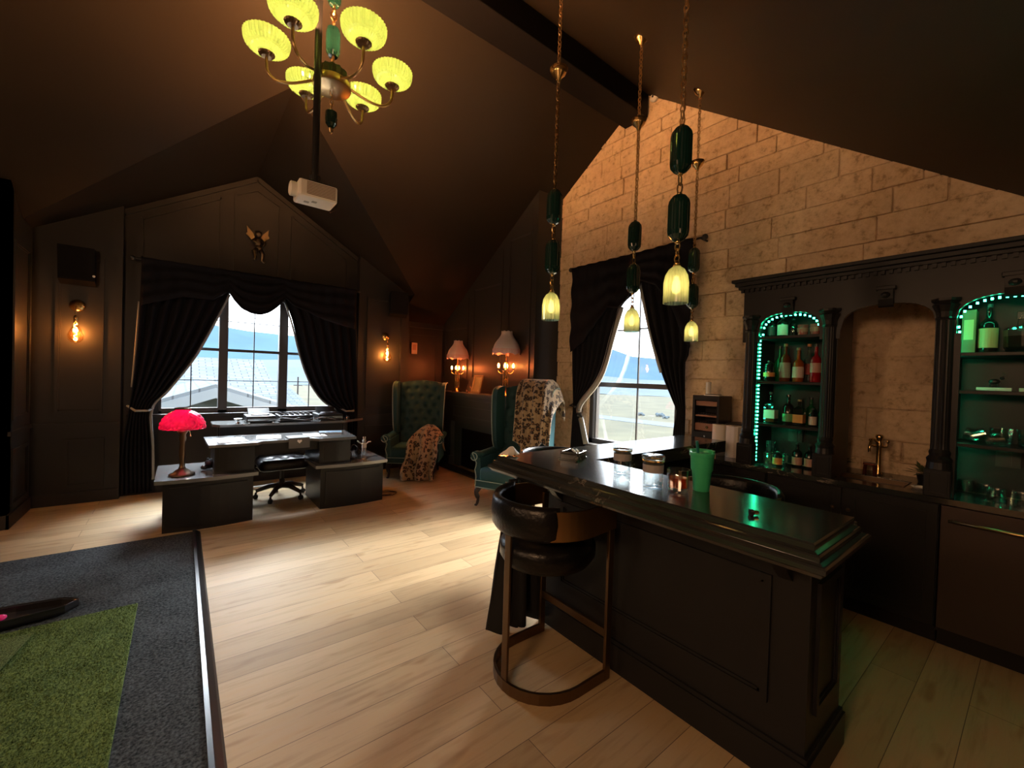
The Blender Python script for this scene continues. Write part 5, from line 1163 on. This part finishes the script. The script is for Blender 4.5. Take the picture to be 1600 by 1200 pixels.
def tumbler(loc, r, h, label, cat='glass', group='crystal glasses in the green-lit niches', flip=False, seg=20, rib=.04, rz=0, lay=0):
    t = thing('crystal_glass', label, cat, loc, rz, group)
    b = nb(); pr = [(0, 0), (r*.8, 0), (r*.85, h*.08), (r, h), (r*.9, h), (r*.74, h*.2), (0, h*.18)]
    lathe(b, pr, seg=seg, rib=rib)
    if flip: bmesh.ops.rotate(b, verts=b.verts, cent=(0, 0, h/2), matrix=Matrix.Rotation(PI, 3, 'X'))
    if lay: bmesh.ops.rotate(b, verts=b.verts, cent=(0, 0, 0), matrix=Matrix.Rotation(lay, 3, 'X')); mz = min(v.co.z for v in b.verts); bmesh.ops.translate(b, verts=b.verts, vec=(0, 0, -mz))
    obj('bowl', b, m_gclear, t); b = nb(); lathe(b, solid(r*.7, h*.02, h*.14), seg=16)
    if flip: bmesh.ops.rotate(b, verts=b.verts, cent=(0, 0, h/2), matrix=Matrix.Rotation(PI, 3, 'X'))
    if lay: bmesh.ops.rotate(b, verts=b.verts, cent=(0, 0, 0), matrix=Matrix.Rotation(lay, 3, 'X')); bmesh.ops.translate(b, verts=b.verts, vec=(0, 0, -mz))
    obj('foot', b, m_gclear, t)
    return t
for i, (x, y, z, lb) in enumerate(((3.8, 1.40, .911, 'crystal glass on the counter by the lit strip, bottom front of the stack'), (3.87, 1.315, .911, 'crystal glass on the counter, bottom back of the stack by the lit strip'), (3.85, 1.325+.0, .911, 'crystal glass on the counter between the stack and the orange labelled bottle'), (3.85, 1.40, 1.002, 'crystal glass topmost of the stack by the lit strip'))):
    if i == 2: y = 1.40; x = 3.945
    
    tumbler((x, y, z), .038, .09, lb)
t = thing('display_box', 'upright presentation box with faint gold print in the glass niche', 'box', (3.80, .305, 1.788))
b = nb(); bx(b, -.06, .06, -.03, .03, 0, .26, .002); obj('carton', b, mat('olive_carton', (.16, .13, .05), .5, noise=.3, bscale=10), t)
b = nb(); bx(b, -.062, -.06, -.02, .02, .08, .2); obj('print', b, LBc['gold'], t)
bottle((3.78, .228, 1.788), .04, .29, 'dark', 'gold', 'tall dark whisky bottle with a pale yellow label beside the presentation box', cap=m_plastic, neck=.3, lz=(.1, .5))
t = thing('decanter', 'wide crystal decanter with dark spirit and square stopper on the top shelf', 'decanter', (3.78, .10, 1.788))
b = nb(); lathe(b, [(0, 0), (.055, 0), (.068, .03), (.072, .13), (.06, .145), (.02, .155), (.018, .19), (.022, .192), (0, .192)], seg=8, squ=(.7, 1)); obj('glass_body', b, m_gclear, t)
b = nb(); lathe(b, [(0, .015), (.05, .015), (.062, .035), (.064, .095), (0, .095)], seg=8, squ=(.68, 1)); obj('spirit', b, GL['dark'], t)
b = nb(); bx(b, -.018, .018, -.022, .022, .19, .235, .004); obj('stopper', b, m_gclear, t)
t = thing('glass_plinth', 'frosted glass slab holding a tiny deer on the middle glass shelf', 'stand', (3.78, .195, 1.563))
b = nb(); bx(b, -.03, .03, -.07, .07, 0, .02, .003); obj('slab', b, mat('frosted_glass', (.5, .7, .6), .3), t)
b = nb(); ball(b, (0, 0, .055), .016, 10, (.8, 1.5, 1)); ball(b, (0, -.03, .075), .01, 8)
for yy in (-.015, .015): tube(b, [(0, yy, .02), (0, yy, .05)], .004)
tube(b, [(0, -.03, .08), (.0, -.045, .1), (0, -.03, .11)], .002, 5); obj('deer', b, m_plastic, t, smooth=True)
t = thing('glass_plinth', 'frosted glass slab at the far end of the middle glass shelf', 'stand', (3.78, .04, 1.563))
b = nb(); bx(b, -.03, .03, -.06, .06, 0, .02, .003); obj('slab', b, mat('frosted_glass', (.5, .7, .6), .3), t)
G3 = 1.246
tumbler((3.80, .285, G3+.002), .036, .07, 'crystal glass lying tipped against the lit side wall of the glass niche', lay=1.2)
tumbler((3.93, .25, G3), .036, .07, 'crystal glass lying behind the tipped pair on the lower glass shelf', lay=-1.3)
tumbler((3.73, .215, G3), .034, .075, 'crystal glass tipped on its side in front of the square tumbler', lay=1.4)
tumbler((3.78, .16, G3), .046, .1, 'upright square crystal tumbler alone in the middle of the lower glass shelf', seg=8, rib=0)
tumbler((3.78, .055, G3), .046, .1, 'upright square crystal tumbler at the far end of the lower glass shelf', seg=8, rib=0)
for i, (y, x) in enumerate(((.30, 3.93), (.215, 3.86), (.165, 3.77), (.072, 3.77))):
    tumbler((x, y, .911), .044, .085, ('clear round glass upside down on the counter against the lit niche side', 'clear round glass upside down on the counter, second from the lit niche side', 'clear round glass upside down on the counter, third from the lit niche side', 'clear round glass upside down on the counter beside the small bottle')[i], rib=0, flip=True, group='upturned glasses on the counter')
bottle((3.85, .0, .911), .034, .17, 'dark', 'grey', 'dark bottle with pale green label standing on the counter at the frame edge', neck=.25, lz=(.12, .6))
# humidor and towels
t = thing('equipment_box', 'plain black box under the cigar humidor beside the window curtain', 'box', (4.05, 2.02, .911))
b = nb(); bx(b, -.12, .12, -.115, .15, 0, .095, .006); obj('case', b, m_plastic, t); b = nb(); bx(b, -.122, -.12, -.12, .12, .03, .06); obj('front_strip', b, m_rubber, t)
t = thing('cigar_humidor', 'black cabinet humidor with glass door and cedar shelves by the curtain', 'humidor', (4.07, 2.02, 1.008))
b = nb(); bx(b, -.10, .14, .115, .13, 0, .43); bx(b, -.10, .14, -.13, -.115, 0, .43); bx(b, -.1, .14, -.115, .115, .41, .43); bx(b, -.1, .14, -.115, .115, 0, .07); bx(b, .12, .14, -.115, .115, .07, .41); obj('case', b, m_plastic, t)
m_cedar = mat('cedar_wood', (.45, .22, .14), .6)
for z0, z1 in ((.33, .375), (.225, .24), (.09, .16)):
    b = nb(); bx(b, -.085, .1, -.11, .11, z0, z1); sh = obj('cedar_shelf', b, m_cedar, t)
b = nb(); lathe(b, solid(.014, 0, .01), seg=16, mtx=Matrix.Translation((-.086, -.01, .125)) @ Matrix.Rotation(-PI/2, 4, 'Y')); obj('hygrometer', b, m_brass, t)
b = nb()
for k in range(8): tube(b, [(-.07, -.09+k*.025, .25), (.08, -.09+k*.025, .25)], .009, 8)
for k in range(8): tube(b, [(-.07, -.09+k*.025, .17), (.08, -.09+k*.025, .17)], .009, 8)
o = obj('cigar', b, m_darkwood, t); o['kind'] = 'stuff'
b = nb(); bx(b, -.104, -.1, -.125, .125, .075, .425); d = obj('glass_door', b, m_pane, t)
b = nb()
for c_ in ((-.13, .13, 0, .08), (-.13, .13, .385, .43), (-.13, -.108, .08, .385), (.108, .13, .08, .385)): bx(b, -.112, -.1, *c_)
obj('door_frame', b, m_plastic, d)
b = nb(); lathe(b, solid(.008, 0, .004), seg=12, mtx=Matrix.Translation((-.112, 0, .04)) @ Matrix.Rotation(-PI/2, 4, 'Y')); obj('lock', b, m_chrome, t)
t = thing('white_candle', 'white pillar candle lying on top of the humidor by the curtain', 'candle', (4.1, 2.07, 1.439))
b = nb(); lathe(b, solid(.024, 0, .13), seg=18); obj('wax', b, m_whitep, t); b = nb(); tube(b, [(0, 0, .13), (0, 0, .14)], .0015, 5); obj('wick', b, m_plastic, t); t['label'] = 'white pillar candle standing on top of the humidor'
t = thing('paper_stack', 'small stack of white paper on top of the humidor', 'paper', (4.02, 1.99, 1.439), .2)
b = nb(); bx(b, -.06, .06, -.08, .06, 0, .008); obj('sheets', b, m_whitep, t); b = nb(); bx(b, -.05, .05, -.07, .05, .008, .014); obj('top_sheet', b, m_plastic, t)
t = thing('black_case', 'low black case behind the paper towel roll beside the humidor', 'case', (4.15, 1.80, .911))
b = nb(); bx(b, -.1, .1, -.075, .075, 0, .28, .006); obj('body', b, m_plastic, t); b = nb(); bx(b, -.1, .1, -.076, .076, .22, .225); obj('seam', b, m_rubber, t)
t = thing('paper_towel_roll', 'white paper towel roll standing on the back counter by the hutch', 'paper towel', (3.86, 1.70, .911))
b = nb(); lathe(b, [(.022, 0), (.067, 0), (.068, .003), (.068, .272), (.067, .275), (.022, .275), (.022, 0)], seg=40); obj('roll', b, m_towel, t, smooth=True, auto=.6)
b = nb(); prism(b, [(-.068, .0), (-.072, -.03), (-.06, -.055), (-.062, -.057), (-.075, -.03), (-.07, 0)], 'z', .004, .272); obj('loose_sheet', b, m_towel, t)
b = nb(); lathe(b, [(.02, .0), (.022, 0), (.022, .276), (.02, .276)], seg=20); obj('cardboard_core', b, m_wood, t)
t = thing('paper_towel_roll', 'second white paper towel roll behind the first, nearer the humidor', 'paper towel', (4.0, 1.62+.2, .911)); t.location = (3.86, 1.835, .911)
b = nb(); lathe(b, [(.022, 0), (.055, 0), (.056, .003), (.056, .272), (.055, .275), (.022, .275), (.022, 0)], seg=40); obj('roll', b, m_towel, t, smooth=True, auto=.6)
b = nb(); lathe(b, [(.02, .0), (.022, 0), (.022, .276), (.02, .276)], seg=20); obj('cardboard_core', b, m_wood, t)

# ------------------------------------------------------------------ golf mat
t = thing('golf_mat', 'large charcoal felt platform with a black rubber edge in the foreground', 'mat', (0, 0, 0))
b = nb(); bx(b, -4.5, .115, 1.0, 4.88, 0, .022, .004); obj('felt_surface', b, m_mat, t)
b = nb(); prism(b, [(.105, 0), (.165, 0), (.155, .01), (.125, .03), (.105, .032)], 'y', 1.0, 4.90); obj('rubber_edge', b, m_rubber, t)
t = thing('turf_mat', 'green artificial turf square lying on the charcoal golf platform', 'turf', (0, 0, .023))
b = nb(); bx(b, -1.8, -.195, 1.2, 3.55, 0, .012, .003); obj('turf_backing', b, m_turf, t)
R = random.Random(21); V = []; Fc = []
for k in range(36000):
    x = R.uniform(-1.5, -.2); y = R.uniform(1.55, 3.545); a = R.uniform(0, PI); h = R.uniform(.006, .014); w = .0016; l = .006
    dx, dy = math.cos(a)*w, math.sin(a)*w; lx, ly = R.uniform(-l, l), R.uniform(-l, l); i = len(V)
    V += [(x-dx, y-dy, .011), (x+dx, y+dy, .011), (x+lx, y+ly, .012+h)]; Fc.append((i, i+1, i+2))
me = D.meshes.new('turf_pile'); me.from_pydata(V, [], Fc); me.materials.append(m_turf); o = D.objects.new('turf_pile', me); COL.objects.link(o); o.parent = t; o['kind'] = 'stuff'
t = thing('hitting_strip', 'smaller lighter turf insert on the green mat in front of the black tray', 'turf', (0, 0, .0495))
b = nb(); prism(b, [(-1.3, 3.42), (-.62, 3.42), (-.67, 3.10), (-.78, 3.02), (-1.3, 3.02)], 'z', 0, .008); obj('turf_pile', b, m_turf2, t)
t = thing('ball_tray', 'long black boat shaped golf tray at the back of the turf mat', 'tray', (-.95, 3.66, .042), 0)
out = [(.47, .03), (.40, .09), (.2, .13), (-.1, .14), (-.6, .12), (-.6, -.12), (-.1, -.10), (.2, -.07), (.42, -.04)]
b = nb(); prism(b, out, 'z', 0, .012); n = len(out)
for i in range(n):
    p, q = out[i], out[(i+1) % n]; c_ = (0, 0)
    pi = (p[0]*.97, p[1]*.86); qi = (q[0]*.97, q[1]*.86)
    vs = [b.verts.new((x, y, z)) for (x, y), z in ((p, .0), (q, .0), (q, .045), (p, .045), (pi, .045), (qi, .045), (qi, .012), (pi, .012))]
    b.faces.new((vs[0], vs[1], vs[2], vs[3])); b.faces.new((vs[3], vs[2], vs[5], vs[4])); b.faces.new((vs[4], vs[5], vs[6], vs[7]))
obj('tray_body', b, m_rubber, t)
b = nb(); tube(b, [(x, y, .046) for x, y in out], .004, 6, closed=True); obj('rim', b, m_plastic, t)
t = thing('golf_tee', 'bright pink rubber golf tee lying in the black tray', 'golf tee', (-.83, 3.69, .066), .3)
b = nb(); ball(b, (.03, 0, 0), .022, 14, (1.2, 1, .8)); tube(b, [(.02, 0, 0), (-.06, .0, -.002)], [.012, .009], 8); lathe(b, solid(.018, 0, .006), seg=14, mtx=Matrix.Translation((-.06, 0, -.001)) @ Matrix.Rotation(-PI/2, 4, 'Y')); obj('tee', b, m_pink, t, smooth=True)
